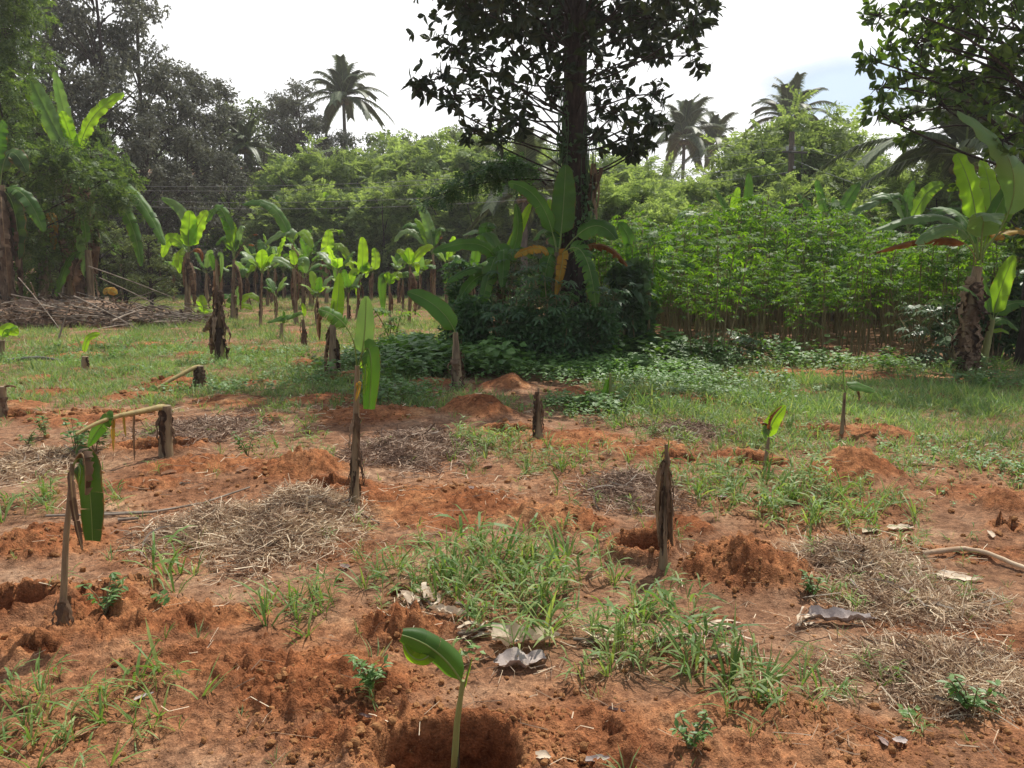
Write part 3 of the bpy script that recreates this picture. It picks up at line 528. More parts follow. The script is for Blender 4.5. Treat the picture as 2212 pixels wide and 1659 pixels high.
def grove(base, top, w, L, W, nl, label, kinds='ggl', dead=2, sp=1.0, up=.5, rng=None, group='banana plants of the grove on the left'):
    """ordinary banana plant: stem and an arching rosette of leaves (L, W in photo pixels)"""
    nl += 1; rng = np.random.default_rng(int(base[0] * 3 + base[1])); B = gnd(*base); Y = B[1]; k = Y / F; root = thing('banana_plant', label, 'banana plant', B, group=group); T = pt(*top, Y) - B
    stem_part(root, [[0, 0, -.03], T * .5 + [rng.normal(0, .03), 0, 0], T], w * k / 2 * .75, w * k / 2 * .42, 'pstem', int(base[0])); 
    sheath_part(root, [[0, 0, 0], T], w * k / 2, 5, int(base[0]) + 1, zr=(.25, 1.), spread=.7)
    a0 = rng.uniform(0, 6.28)
    for i in range(nl):
        az = a0 + i * 2.4 + rng.normal(0, .25); out = np.array([math.cos(az), math.sin(az) * .8, 0]); e = (i + .5) / nl; el = 1.30 - (1 - up) * 1.6 * e + rng.normal(0, .1); l = L * 2.0 * k * rng.uniform(.75, 1.1) * (1.0 - .15 * (1 - e))
        A = T - np.array([0, 0, .15 * w * k]); d = out * math.cos(el) + np.array([0, 0, math.sin(el)]); Mm = A + d * l * .55; E = Mm + (d * (1 - .55 * e) + out * .25 * e * sp + np.array([0, 0, -1]) * (.35 + .75 * e) * math.cos(el) ** .5 * .6) * l * .5
        leaf_part(root, A, Mm, E, W * 1.25 * k * rng.uniform(.85, 1.1), kinds[i % len(kinds)], seed=int(base[0] * 5 + i), n=(-out[0] * .5, -out[1] * .5 - .15, .9), pet=.16)
    for i in range(dead):
        az = rng.uniform(0, 6.28); out = np.array([math.cos(az), math.sin(az), 0]); A = T * rng.uniform(.8, .98); l = min(L * k * rng.uniform(.4, .7), A[2] * .85)
        leaf_part(root, A, A + out * l * .22 - np.array([0, 0, l * .3]), A + out * l * .2 - np.array([0, 0, l]), W * k * .55, 'd', seed=int(base[0] * 7 + i), n=(out[0], out[1], .1))
    return root
GR = 'banana plants of the grove on the left'; SU = 'young banana suckers in the dug field'
CAM = dict(n=(0, -1, .15)); UP = dict(n=(0, -.25, 1))
# --- front suckers and stumps
# pale single-leaf banana in the middle left foreground
banana((765, 1095), (772, 790), 20, 11, [((773, 790), (786, 735), (791, 640), 41, 'p', dict(n=(.15, -1, .1), pet=.30, fold=.25, droop=.1)),
  ((770, 800), (752, 712), (688, 668), 40, 'g', dict(n=(.5, -.7, .5), pet=.55, tear=.4, d=(0, -.05, -.1))), ((700, 664), (688, 690), (690, 735), 26, 'd', dict(pet=.0, n=(0, -1, 0))),
  ((778, 770), (800, 765), (797, 884), 42, 'g', dict(n=(.1, -1, .1), pet=.16, tear=.12, fold=.2, d=(0, -.05, -.04), tipcut=.12)),
  ((774, 800), (789, 790), (786, 852), 20, 'l', dict(n=(-.5, -1, .1), pet=.05, tear=.9, d=(0, -.06, -.08))), ((768, 840), (776, 830), (768, 866), 12, 'y', dict(n=(-.3, -1, .1), pet=.0, tear=.8, d=(-.03, -.05, -.05)))],
  'tall thin banana sucker with one pale upright leaf above torn hanging leaves', SU, ns=14, smat='pstem', mid=(768, 950), shk=dict(zr=(.15, .7), lmin=.15, lmax=.4, spread=1.2))
# leaning stem at the left edge
banana((132, 1352), (157, 1000), 16, 10, [((157, 1008), (186, 1010), (200, 1168), 62, 'k', dict(n=(0, -1, .1), pet=.12, tear=.1, fold=.15, tipcut=.1, d=(0, -.03, -.03))),
  ((160, 1000), (180, 985), (184, 1070), 40, 'd', dict(n=(-.3, -1, .2), pet=.0, d=(0, -.06, -.07))), ((152, 1010), (158, 1090), (178, 1190), 30, 'd', dict(n=(.4, -1, .1), pet=.0, d=(0, -.05, -.08))), ((168, 1004), (174, 1018), (170, 1050), 13, 'l', dict(n=(-.3, -1, .1), pet=0, d=(-.05, -.07, -.07)))],
  'leaning brown banana stem with a folded green leaf and shrivelled brown leaf at the left', SU, ns=0, mid=(143, 1160))
sheath_part(bpy.context.scene.objects[-1] if False else [o for o in col.objects if o.name.startswith('banana_plant')][-1], [[0, 0, -.02], [.02, 0, .14]], .026, 7, 5, lmin=.6, lmax=1.0, spread=2.2, zr=(.7, 1.))
# green sucker at the bottom centre
banana((968, 1668), (1000, 1470), 19, 11, [((1001, 1480), (945, 1410), (868, 1372), 82, 'g', dict(n=(-.1, -1, .45), pet=.06, tear=.10, fold=.3, droop=.8, d=(0, -.04, -.06), tipcut=.06)), ((940, 1398), (905, 1425), (872, 1392), 34, 'l', dict(n=(-.2, -1, -.2), pet=0, tear=.05, d=(-.03, -.05, -.05))), ((1001, 1490), (1010, 1455), (1020, 1420), 7, 'l', dict(n=(1, -.3, 0), pet=0, tear=0, fold=1.3))],
  'small green banana sucker with one curled leaf standing in the pit at the bottom', SU, ns=12, smat='pstem_g', mid=(986, 1570), shk=dict(zr=(.15, .55), lmin=.2, lmax=.4, spread=1.2))
# dead dry stub
banana((1432, 1228), (1441, 960), 18, 7, [((1438, 990), (1424, 1060), (1424, 1170), 36, 'd', dict(n=(-.3, -1, .1), pet=0, tear=.5)), ((1440, 985), (1450, 1080), (1453, 1180), 34, 'd', dict(n=(.5, -1, .1), pet=0, tear=.5)), ((1436, 1010), (1437, 980), (1436, 955), 8, 'd', dict(pet=0)), ((1440, 1000), (1443, 970), (1445, 945), 5, 'l', dict(pet=0, fold=1.2))],
  'dead brown banana stub with a thin yellow-green core beside the deep dark hole', SU, ns=26, shk=dict(zr=(.3, .95), lmin=.12, lmax=.4, spread=1.3, wk=.9))
# centre brown pointed stub
banana((1163, 946), (1163, 838), 20, 4, [((1162, 870), (1160, 860), (1158, 840), 7, 'd', dict(pet=0))], 'pointed brown banana stub standing alone at the right end of the red mound', SU, ns=12, shk=dict(zr=(.4, .95), lmin=.3, lmax=.7, spread=.5, wk=.8))
# sucker with cut leaf
banana((1320, 880), (1318, 806), 11, 5, [((1318, 818), (1312, 836), (1300, 866), 18, 'g', dict(n=(.3, -1, .3), pet=.0, tear=.1)), ((1318, 812), (1316, 830), (1314, 850), 9, 'l', dict(n=(.6, -1, .1), pet=0))], 'cut-off banana sucker with one small folded green leaf among the round weeds', SU, ns=3, smat='pstem_g')
banana((1652, 1010), (1661, 945), 11, 6, [((1661, 948), (1668, 915), (1697, 876), 34, 'l', dict(n=(-.1, -1, .3), pet=.05, tear=.15)), ((1664, 930), (1668, 905), (1690, 878), 14, 'o', dict(n=(.8, -1, .1), pet=0, d=(-.04, -.05, -.05))), ((1668, 925), (1655, 915), (1644, 915), 14, 'o', dict(pet=0)), ((1660, 940), (1654, 925), (1654, 950), 16, 'p', dict(n=(0, -1, .1), pet=0, tear=0))],
  'short banana sucker with a half green half rusty leaf by the right-hand mound', SU, ns=3)
banana((1818, 944), (1825, 848), 10, 6, [((1825, 852), (1822, 825), (1821, 795), 8, 'p', dict(n=(1, -.3, 0), pet=0, tear=0, fold=1.4)), ((1825, 852), (1843, 833), (1889, 846), 30, 'g', dict(n=(.1, -.7, .8), pet=.3, tear=.05)), ((1852, 842), (1857, 850), (1856, 866), 12, 'd', dict(pet=0))],
  'slender banana sucker with a rolled upright spear leaf and one bent leaf at right', SU, ns=2)
# upright dark leaf, right of the grass
banana((988, 842), (984, 718), 27, 11, [((984, 720), (945, 665), (880, 630), 46, 'g', dict(n=(.35, -1, .5), pet=.06, tear=.03, fold=.2, droop=.15, d=(0, -.1, -.1)))], 'banana plant with a single broad dark leaf raised to the left before the bushes', SU, ns=12, shk=dict(zr=(.2, .75), lmin=.2, lmax=.5, spread=.8))
banana((719, 808), (719, 700), 20, 13, [((719, 705), (728, 665), (733, 590), 30, 'l', dict(n=(.1, -1, .1), tear=.2)), ((719, 700), (716, 680), (722, 650), 18, 'd', dict(pet=0)), ((716, 715), (704, 750), (702, 806), 16, 'd', dict(n=(-.3, -1, 0))), ((722, 715), (732, 760), (734, 800), 14, 'd', dict(n=(.3, -1, 0)))], 'brown banana stump with dry hanging sheaths and one upright leaf behind the pale sucker', SU, ns=10)
banana((475, 778), (467, 560), 17, 5, [((470, 600), (458, 560), (454, 548), 14, 'g', dict(n=(.3, -1, .1))), ((467, 570), (464, 600), (460, 668), 24, 'd', dict(n=(0, -1, 0))), ((466, 560), (478, 555), (475, 610), 12, 'p', dict(n=(-.4, -1, 0))), ((468, 560), (476, 600), (472, 640), 14, 'd', {}), ((472, 665), (452, 690), (438, 716), 34, 'd', dict(n=(0, -.6, .8))), ((472, 660), (458, 700), (455, 765), 36, 'd', dict(n=(-.2, -1, 0))), ((470, 670), (466, 710), (465, 770), 22, 'd', dict(n=(0, -1, 0)))],
  'withered banana plant with large dead brown leaves hanging down one side, front of grove', SU, ns=30, mid=(473, 660), shk=dict(zr=(.15, .75), lmin=.12, lmax=.4, spread=2.2, wk=1.2))
banana((607, 730), (609, 698), 9, 6, [((612, 700), (625, 684), (577, 697), 20, 'g', dict(n=(0, -.7, .8), pet=.3)), ((609, 700), (612, 690), (613, 672), 10, 'g', {})], 'tiny banana sucker with one leaf held out flat to the left', SU, ns=2)
banana((660, 748), (654, 690), 11, 7, [((655, 692), (650, 676), (622, 690), 14, 'g', dict(pet=.3)), ((655, 690), (657, 670), (652, 655), 10, 'l', {}), ((657, 710), (652, 725), (652, 745), 9, 'd', {})], 'small banana stump with dry brown sheaths in the middle of the grass', SU, ns=8)
# snapped stumps
def snapped(base, top, w, path, leafs, label):
    B = gnd(*base); Y = B[1]; k = Y / F; root = thing('banana_stump', label, 'banana stump', B, group='snapped banana stumps'); T = pt(*top, Y) - B
    stem_part(root, [[0, 0, -.03], T], w * k / 2, w * k / 2 * .8, 'pstem', int(base[0]), flare=1.1, name='stump'); sheath_part(root, [[0, 0, 0], T], w * k / 2, 12, int(base[0]), lmin=.5, lmax=1., spread=.5, zr=(.75, 1.), wk=.7)
    P = [T - [0, 0, .02]] + [pt(q[0], q[1], Y + q[2]) - B for q in path]; n = 10; P = np.array([np.interp(np.linspace(0, len(P) - 1, n), np.arange(len(P)), np.array(P)[:, j]) for j in range(3)]).T
    m = MB(); tube(m, P, np.linspace(w * k * .26, w * k * .10, n), 8, wob=.1); m.build('bent_stem', MAT['pstem_y'], root)
    for i, (a, m_, b, W, kd, d) in enumerate(leafs): leaf_part(root, pt(*a, Y + d) - B, pt(*m_, Y + d) - B, pt(*b, Y + d) - B, W * k, kd, seed=int(base[0]) + i, n=(.1, -1, .2), pet=0)
MAT['pstem_y'] = solidmat('yellowed_banana_stem', [(.3, (.22, .16, .07)), (.5, (.36, .27, .11)), (.7, (.42, .36, .14))], 6, .6, (2, 2, 2))
snapped((358, 985), (357, 876), 30, [(348, 879, -.03), (300, 890, -.2), (246, 900, -.35), (200, 918, -.5), (164, 938, -.6)], [((245, 903), (222, 915), (190, 965), 34, 'g', -.4), ((246, 900), (244, 920), (245, 975), 9, 'y', -.35), ((290, 890), (288, 925), (290, 995), 12, 'd', -.2), ((268, 897), (268, 915), (272, 945), 6, 'y', -.25)], 'snapped banana stump whose yellow stem folds over and hangs to the left')
snapped((428, 838), (430, 790), 23, [(420, 794, -.05), (370, 820, -.3), (330, 845, -.5), (290, 866, -.7)], [((340, 838), (325, 848), (300, 866), 22, 'p', -.52), ((350, 830), (352, 840), (347, 862), 10, 'd', -.4)], 'smaller snapped banana stump with its pale stem lying down the red mound')
def cut(base, top, w, leafs, label, smat='pstem', ns=3):
    return banana(base, top, w, w * .75, leafs, label, SU, ns=ns, smat=smat)
cut((4, 905), (4, 835), 22, [((6, 838), (18, 832), (36, 836), 9, 'd', {})], 'cut brown banana stump at the left edge with a dry strip sticking out', ns=5)
cut((182, 802), (184, 770), 18, [((185, 775), (188, 735), (216, 722), 18, 'l', dict(n=(-.4, -1, .3), tear=0))], 'thick short banana stump sprouting a single curled lime leaf at left')
cut((2, 775), (5, 735), 14, [((5, 740), (12, 712), (40, 722), 30, 'l', dict(n=(-.2, -1, .3), tear=.05)), ((6, 738), (20, 712), (38, 708), 18, 'l', dict(n=(.1, -.6, .8)))], 'small sucker with folded lime leaves cut by the left frame edge')
# --- big banana on the right
BR = banana((2090, 802), (2112, 576), 31, 19, [((2112, 560), (2102, 430), (2066, 332), 56, 'l', dict(n=(.15, -1, .2), tear=.04, pet=.30, fold=.25)),
  ((2120, 550), (2190, 380), (2068, 240), 60, 'p', dict(n=(-.45, -.65, .85), tear=.08, pet=.25, fold=.1, d=(0, -.5, -.7))), ((2112, 555), (2040, 468), (1884, 500), 40, 'p', dict(n=(0, -.35, 1), pet=.24, tear=.04, droop=.6)), ((2112, 560), (2065, 492), (1980, 528), 38, 'p', dict(n=(0, -.9, .8), pet=.25, tear=.3, d=(0, -.4, -.8), droop=.5)),
  ((2108, 570), (2050, 515), (1894, 545), 34, 'o', dict(n=(0, -.8, .6), pet=.3, tear=.3, d=(0, -.1, -.2))), ((2118, 560), (2128, 470), (2152, 482), 58, 'p', dict(n=(0, -.2, 1), pet=.2, tear=.25, d=(0, -.7, -1.5))), ((2118, 560), (2150, 460), (2208, 366), 40, 'g', dict(n=(-.6, -.7, .4), tear=.1, pet=.25)), ((2122, 560), (2165, 460), (2230, 420), 44, 'l', dict(n=(-.3, -.8, .6), pet=.2, d=(0, .2, .4))),
  ((2118, 570), (2160, 505), (2250, 508), 40, 'y', dict(n=(0, -.3, 1), pet=.35)), ((2114, 560), (2080, 470), (2010, 450), 40, 'g', dict(n=(.1, -.5, .8), d=(0, .5, 1.0))), ((2116, 560), (2140, 440), (2120, 345), 46, 'l', dict(n=(0, -1, .3), d=(0, .4, .8)))],
  'large banana plant at the right with broad pale and lime leaves and brown peeling trunk', 'large banana plants', ns=60, mid=(2092, 690), shk=dict(zr=(.1, .92), lmin=.1, lmax=.3, spread=1.3, wk=1.3))
banana((2120, 797), (2144, 690), 19, 11, [((2144, 692), (2160, 630), (2190, 552), 40, 'l', dict(n=(-.3, -1, .2), tear=.05)), ((2142, 690), (2130, 640), (2112, 585), 34, 'g', dict(n=(.2, -1, .3), tear=.05)), ((2146, 694), (2175, 660), (2220, 655), 34, 'g', {}), ((2142, 694), (2110, 640), (2070, 622), 22, 'g', dict(d=(0, -.3, -.5))), ((2140, 715), (2165, 690), (2200, 715), 24, 'g', {}), ((2138, 725), (2160, 712), (2180, 722), 12, 'l', {})],
  'smaller green banana offshoot leaning right beside the large peeling one', 'large banana plants', ns=3, smat='pstem_g')
# --- bananas behind the cassava
def behind(x, Y, top, leaves, label):
    g = np.array([(x - CX) / F * Y, Y, 0]); g[0] = pt(x, 560, Y)[0]; g[2] = hz(g[0], Y)
    return banana(None, top, 16, 11, leaves, label, 'bananas behind the cassava', ground=g, ns=4)
behind(1602, 22.5, (1600, 500), [((1600, 500), (1616, 430), (1617, 374), 22, 'g', dict(n=(0, -1, .1), tear=.05)), ((1600, 500), (1570, 450), (1546, 410), 18, 'g', dict(n=(.3, -1, .2))), ((1600, 500), (1588, 450), (1596, 405), 22, 'l', dict(n=(-.4, -1, .2))), ((1600, 505), (1578, 460), (1562, 432), 16, 'l', {}), ((1598, 505), (1540, 465), (1494, 475), 20, 'p', {}), ((1598, 505), (1500, 462), (1466, 478), 22, 'p', {}), ((1600, 505), (1530, 480), (1512, 510), 24, 'l', dict(n=(0, -1, .4)))], 'dark upright banana leaves rising behind the left end of the cassava stand')
behind(1795, 23.5, (1795, 510), [((1795, 510), (1778, 440), (1764, 388), 24, 'g', dict(n=(.3, -1, .1), tear=.05)), ((1795, 510), (1824, 445), (1857, 394), 30, 'g', dict(n=(-.4, -1, .1), tear=.05)), ((1795, 510), (1760, 460), (1722, 420), 24, 'g', dict(n=(.4, -1, .2))), ((1795, 510), (1850, 460), (1900, 436), 22, 'p', dict(n=(0, -.8, .6))), ((1795, 510), (1745, 480), (1725, 450), 20, 'g', {}), ((1795, 510), (1805, 470), (1800, 425), 22, 'g', dict(n=(0, -1, 0)))], 'fan of dark banana leaves behind the cassava, right of the utility pole')
behind(1960, 21.5, (1960, 500), [((1960, 500), (1930, 430), (1880, 432), 26, 'p', {}), ((1960, 500), (1950, 425), (1905, 440), 24, 'g', {}), ((1960, 500), (2000, 420), (2040, 400), 30, 'l', dict(n=(-.2, -1, .4))), ((1960, 500), (1960, 440), (1975, 390), 26, 'g', dict(n=(0, -1, .1))), ((1960, 500), (2020, 460), (2080, 450), 30, 'g', {})], 'banana plant behind the cassava partly hidden by the large right-hand banana')
# --- bananas around the big tree
TB = 'bananas around the big tree'
banana((1200, 779), (1203, 545), 26, 18, [((1205, 560), (1215, 470), (1222, 356), 52, 'g', dict(n=(0, -1, .05), pet=.32, tear=.04, fold=.15, droop=.1)), ((1203, 555), (1168, 440), (1098, 395), 40, 'g', dict(n=(.35, -.8, .4), pet=.2, tear=.08, d=(0, -.2, -.3))), ((1206, 560), (1275, 490), (1331, 518), 50, 'g', dict(n=(0, -.9, .7), pet=.28, tear=.08, d=(0, -.4, -.6))),
  ((1207, 560), (1258, 545), (1288, 672), 48, 'g', dict(n=(.1, -1, .15), pet=.22, tear=.85, fold=.1, d=(0, -.6, -.8))), ((1207, 565), (1290, 528), (1355, 575), 34, 'o', dict(n=(0, -.8, .5), pet=.3, d=(0, -.2, -.3))), ((1206, 565), (1216, 555), (1200, 640), 28, 'y', dict(n=(0, -1, .1), pet=.1, tear=.9, d=(0, -.4, -.5))), ((1202, 565), (1206, 590), (1196, 660), 24, 'o', dict(n=(-.2, -1, .1), pet=.1, d=(0, -.3, -.4))),
  ((1203, 562), (1160, 537), (1111, 556), 26, 'y', dict(n=(0, -.8, .5), pet=.2, tear=.7, d=(0, -.4, -.6))), ((1202, 562), (1185, 560), (1172, 650), 40, 'g', dict(n=(-.2, -1, .1), pet=.15, tear=.7, d=(0, -.3, -.4))), ((1203, 560), (1190, 500), (1150, 520), 36, 'g', dict(d=(0, .3, .6))), ((1204, 560), (1198, 480), (1185, 430), 26, 'l', dict(d=(0, .4, .7)))],
  'banana plant with one huge upright leaf against the trunk of the big tree', TB, ns=14, shk=dict(zr=(.3, 1.), lmin=.1, lmax=.35))
banana((1085, 774), (1078, 590), 24, 16, [((1078, 595), (1040, 530), (936, 544), 38, 'g', dict(n=(0, -.8, .7), pet=.12, tear=.06, d=(0, -.3, -.5))), ((1078, 595), (1068, 560), (1036, 680), 42, 'g', dict(n=(-.3, -1, .2), tear=.5, d=(0, -.5, -.6))), ((1078, 595), (1088, 540), (1085, 620), 36, 'g', dict(n=(0, -1, .4), tear=.3, d=(0, -.4, -.9))), ((1078, 595), (1115, 520), (1114, 440), 24, 'g', dict(n=(.1, -1, .1), tear=.04)), ((1078, 595), (1030, 580), (966, 610), 30, 'g', dict(d=(0, -.4, -.7))), ((1078, 600), (1030, 600), (985, 662), 30, 'g', dict(n=(-.2, -1, .5), tear=.4, d=(0, -.4, -.6))), ((1078, 595), (1110, 520), (1147, 438), 24, 'l', dict(n=(-.1, -1, .1), tear=.05, d=(0, .3, .6))), ((1078, 595), (1050, 500), (1070, 492), 36, 'g', dict(d=(0, .5, .3))), ((1078, 595), (1060, 510), (1000, 508), 26, 'p', dict(d=(0, .4, .8))), ((1078, 595), (1120, 540), (1150, 560), 34, 'g', {})],
  'banana plant left of the big tree with long drooping dull green leaves', TB, ns=12)
banana((1372, 764), (1372, 610), 22, 14, [((1372, 605), (1430, 562), (1500, 580), 34, 'g', dict(n=(0, -.7, .7), tear=.1)), ((1372, 605), (1395, 590), (1430, 660), 30, 'g', dict(n=(.2, -1, .3), tear=.3)), ((1372, 605), (1420, 585), (1462, 618), 26, 'g', {}), ((1372, 605), (1360, 520), (1335, 482), 32, 'g', dict(n=(.2, -1, .3), tear=.06)), ((1372, 605), (1395, 530), (1420, 498), 28, 'g', dict(d=(0, .3, .6))), ((1372, 605), (1340, 590), (1320, 650), 28, 'g', dict(n=(-.2, -1, .4)))],
  'banana plant right of the big tree with leaves arching over the cassava edge', TB, ns=8)
banana((1015, 730), (1018, 590), 14, 10, [((1018, 595), (985, 565), (960, 612), 26, 'g', {}), ((1018, 595), (1030, 540), (1035, 508), 24, 'g', CAM), ((1018, 595), (990, 610), (975, 670), 24, 'g', dict(tear=.5)), ((1018, 595), (1055, 570), (1080, 610), 26, 'g', {}), ((1018, 600), (1010, 640), (1005, 690), 20, 'd', {})], 'half-hidden banana plant with a dead brown crown behind the left bushes', TB, ns=6)
banana((25, 700), (0, 400), 26, 18, [((0, 405), (20, 330), (58, 372), 44, 'k', {}), ((0, 405), (-30, 330), (-60, 380), 44, 'k', {}), ((0, 410), (30, 450), (40, 560), 46, 'k', dict(n=(-.2, -1, .2), tear=.4)), ((0, 405), (-8, 320), (10, 262), 40, 'g', CAM), ((0, 410), (50, 420), (95, 500), 38, 'g', dict(tear=.5)), ((0, 412), (10, 480), (0, 590), 40, 'd', {})], 'dark-leaved banana plant at the left frame edge beside the brushwood', GR, ns=16, skirt=4)
# --- left: tall plant over the brushwood and its neighbours
banana((150, 684), (165, 350), 34, 16, [((165, 360), (110, 260), (62, 160), 38, 'p', dict(n=(.35, -1, .2), pet=.2, tear=.1)), ((166, 360), (140, 250), (117, 156), 30, 'p', dict(n=(-.2, -1, .1), pet=.22, tear=.08)), ((168, 360), (195, 262), (268, 202), 36, 'l', dict(n=(-.35, -1, .2), pet=.16, tear=.1, crumple=.03)), ((164, 360), (120, 290), (45, 172), 30, 'l', dict(n=(.5, -1, .2), pet=.2, tear=.1, d=(0, .2, .4))), ((166, 360), (150, 290), (132, 240), 30, 'l', dict(n=(0, -1, .1), d=(0, -.2, -.3))),
  ((166, 370), (272, 402), (355, 530), 30, 'g', dict(n=(.3, -.8, .7), pet=.25, tear=.35, d=(0, -1, -2))), ((166, 372), (260, 440), (305, 575), 30, 'g', dict(n=(.3, -1, .5), pet=.25, tear=.5, d=(0, -.6, -1.2))), ((163, 372), (110, 380), (60, 420), 30, 'g', dict(d=(0, -.5, -1)))],
  'tallest banana plant at left, bright crown above the brushwood and long arching leaves', GR, ns=30, shk=dict(zr=(.3, .95), lmin=.1, lmax=.3, spread=1.5, wk=1.2), skirt=7)
banana((98, 690), (90, 470), 22, 14, [((90, 475), (88, 390), (36, 432), 36, 'p', dict(n=(.1, -.8, .8), pet=.3)), ((90, 475), (85, 400), (88, 448), 22, 'g', {}), ((90, 480), (110, 470), (115, 545), 26, 'y', dict(tear=.2)), ((90, 480), (50, 500), (45, 590), 34, 'g', dict(n=(-.3, -1, .2))), ((92, 480), (130, 520), (140, 620), 30, 'd', {})], 'shaded banana plant at far left with a folded pale leaf and a yellow one', GR, ns=8)
banana((200, 690), (190, 540), 18, 12, [((190, 545), (172, 520), (185, 600), 26, 'p', dict(n=(-.2, -1, .3), tear=.5)), ((188, 548), (150, 560), (120, 640), 32, 'g', dict(tear=.3)), ((190, 548), (160, 590), (172, 660), 26, 'd', {}), ((190, 545), (182, 480), (175, 440), 20, 'g', {})], 'banana plant in the shade of the brushwood with a silvery torn leaf', GR, ns=8)
def g_(b, t, w, lv, lab, ns=5, **k): return banana(b, t, w * .72, w * .42, [q[:3] + (q[3] * 1.15,) + q[4:] for q in lv], lab, GR, ns=ns, shk=dict(zr=(.3, 1.), lmin=.1, lmax=.35, spread=.6), skirt=2, **k)
g_((405, 686), (405, 545), 19, [((405, 545), (400, 470), (349, 428), 20, 'p', dict(n=(.3, -1, .2), tear=.1, d=(0, .2, .4))), ((406, 545), (408, 500), (410, 455), 34, 'l', dict(n=(-.1, -1, .1), tear=.06)), ((407, 545), (424, 495), (448, 455), 30, 'l', dict(n=(-.35, -1, .1), tear=.06)), ((404, 548), (370, 515), (352, 556), 24, 'l', dict(n=(0, -1, .4))), ((404, 548), (385, 525), (340, 520), 20, 'g', dict(d=(0, .3, .6))), ((408, 548), (430, 540), (436, 566), 20, 'o', dict(n=(.2, -1, .2))), ((405, 548), (388, 545), (388, 590), 18, 'l', {}), ((404, 545), (396, 570), (398, 620), 14, 'd', {})], 'stout banana plant with a fan of broad lime leaves and one rusty leaf')
g_((503, 691), (505, 560), 15, [((505, 560), (480, 455), (446, 480), 24, 'g', dict(n=(0, -.7, .7))), ((505, 560), (500, 500), (484, 474), 24, 'l', dict(n=(.3, -1, .2))), ((506, 560), (518, 500), (527, 496), 14, 'p', {}), ((506, 562), (535, 515), (557, 507), 8, 'o', dict(pet=.75)), ((506, 562), (530, 532), (550, 530), 10, 'o', dict(pet=.65)), ((504, 562), (490, 515), (466, 530), 18, 'g', {}), ((506, 560), (512, 520), (522, 528), 14, 'g', {})], 'banana plant with two bare red petioles ending in dry leaf shreds')
g_((512, 690), (512, 665), 10, [((512, 668), (492, 640), (468, 654), 20, 'g', {}), ((512, 668), (512, 640), (518, 618), 18, 'p', {}), ((512, 668), (535, 638), (560, 650), 18, 'l', {}), ((512, 668), (485, 660), (470, 680), 14, 'l', {}), ((512, 668), (530, 660), (545, 670), 14, 'l', {})], 'low leafy sucker at the foot of the plant with red petioles')
g_((638, 668), (632, 530), 13, [((632, 535), (590, 450), (524, 442), 24, 'g', dict(n=(.2, -.8, .8), pet=.1, tear=.2)), ((632, 535), (622, 500), (571, 530), 22, 'p', dict(n=(0, -.7, .8))), ((632, 535), (650, 500), (674, 534), 22, 'l', dict(n=(0, -.6, .9), pet=.1, tear=.05, d=(0, -.5, -1))), ((632, 535), (650, 570), (640, 600), 16, 'd', {})], 'banana plant with one long arching leaf reaching far to the left')
g_((640, 700), (636, 580), 13, [((637, 582), (634, 555), (628, 540), 15, 'l', dict(n=(.2, -1, .1))), ((637, 585), (655, 560), (660, 590), 20, 'p', {}), ((637, 585), (600, 560), (572, 570), 18, 'p', {}), ((637, 585), (645, 600), (642, 650), 14, 'd', {})], 'brown-stemmed banana plant with a rolled lime leaf in the middle row')
g_((694, 640), (676, 555), 12, [((677, 556), (672, 500), (594, 424), 22, 'g', dict(n=(.3, -1, .4), tear=.15)), ((677, 556), (680, 490), (706, 416), 33, 'l', dict(n=(-.15, -1, .1), pet=.25, tear=.03)), ((677, 556), (720, 490), (746, 504), 20, 'g', dict(n=(0, -.5, .9))), ((677, 556), (725, 505), (776, 528), 18, 'p', dict(n=(0, -.6, .8))), ((677, 556), (688, 520), (690, 566), 24, 'p', dict(n=(0, -1, .5), tear=.3, d=(0, -.3, -.7))), ((677, 556), (660, 520), (615, 490), 18, 'g', {}), ((677, 556), (668, 540), (668, 570), 16, 'g', {})], 'banana plant with the tallest upright bright leaf in the grove')
g_((706, 655), (705, 575), 13, [((705, 578), (707, 540), (711, 496), 25, 'l', dict(n=(0, -1, .1), tear=.05)), ((705, 578), (715, 555), (730, 538), 18, 'p', {}), ((705, 578), (724, 560), (726, 606), 22, 'g', dict(n=(.2, -1, .3))), ((705, 578), (730, 530), (764, 586), 18, 'l', dict(n=(0, -.7, .8), tear=.2)), ((705, 578), (698, 560), (690, 590), 14, 'd', {})], 'banana plant with one straight lime leaf just right of the grove centre')
g_((770, 690), (778, 600), 9, [((778, 602), (784, 555), (782, 512), 20, 'l', dict(n=(.05, -1, .1), tear=.05, fold=.2)), ((778, 602), (790, 575), (790, 586), 18, 'l', CAM), ((777, 602), (765, 588), (756, 618), 18, 'l', dict(n=(0, -.8, .6))), ((778, 605), (774, 615), (772, 640), 12, 'l', {})], 'slim banana plant with a bright wavy upright leaf against the dark trees')
g_((802, 650), (805, 590), 9, [((805, 592), (812, 560), (806, 536), 17, 'l', CAM), ((805, 592), (798, 580), (790, 600), 12, 'l', {}), ((804, 600), (800, 615), (798, 640), 10, 'd', {})], 'banana plant with a single small lime leaf behind the wavy one')
g_((843, 706), (841, 618), 9, [((841, 620), (826, 602), (828, 673), 19, 'g', dict(n=(-.1, -1, .2), tear=.02, fold=.1)), ((841, 620), (846, 600), (856, 590), 16, 'l', {}), ((841, 620), (838, 598), (834, 588), 14, 'l', {}), ((841, 622), (850, 600), (862, 605), 12, 'l', {})], 'slim banana plant with one flat leaf hanging straight down')
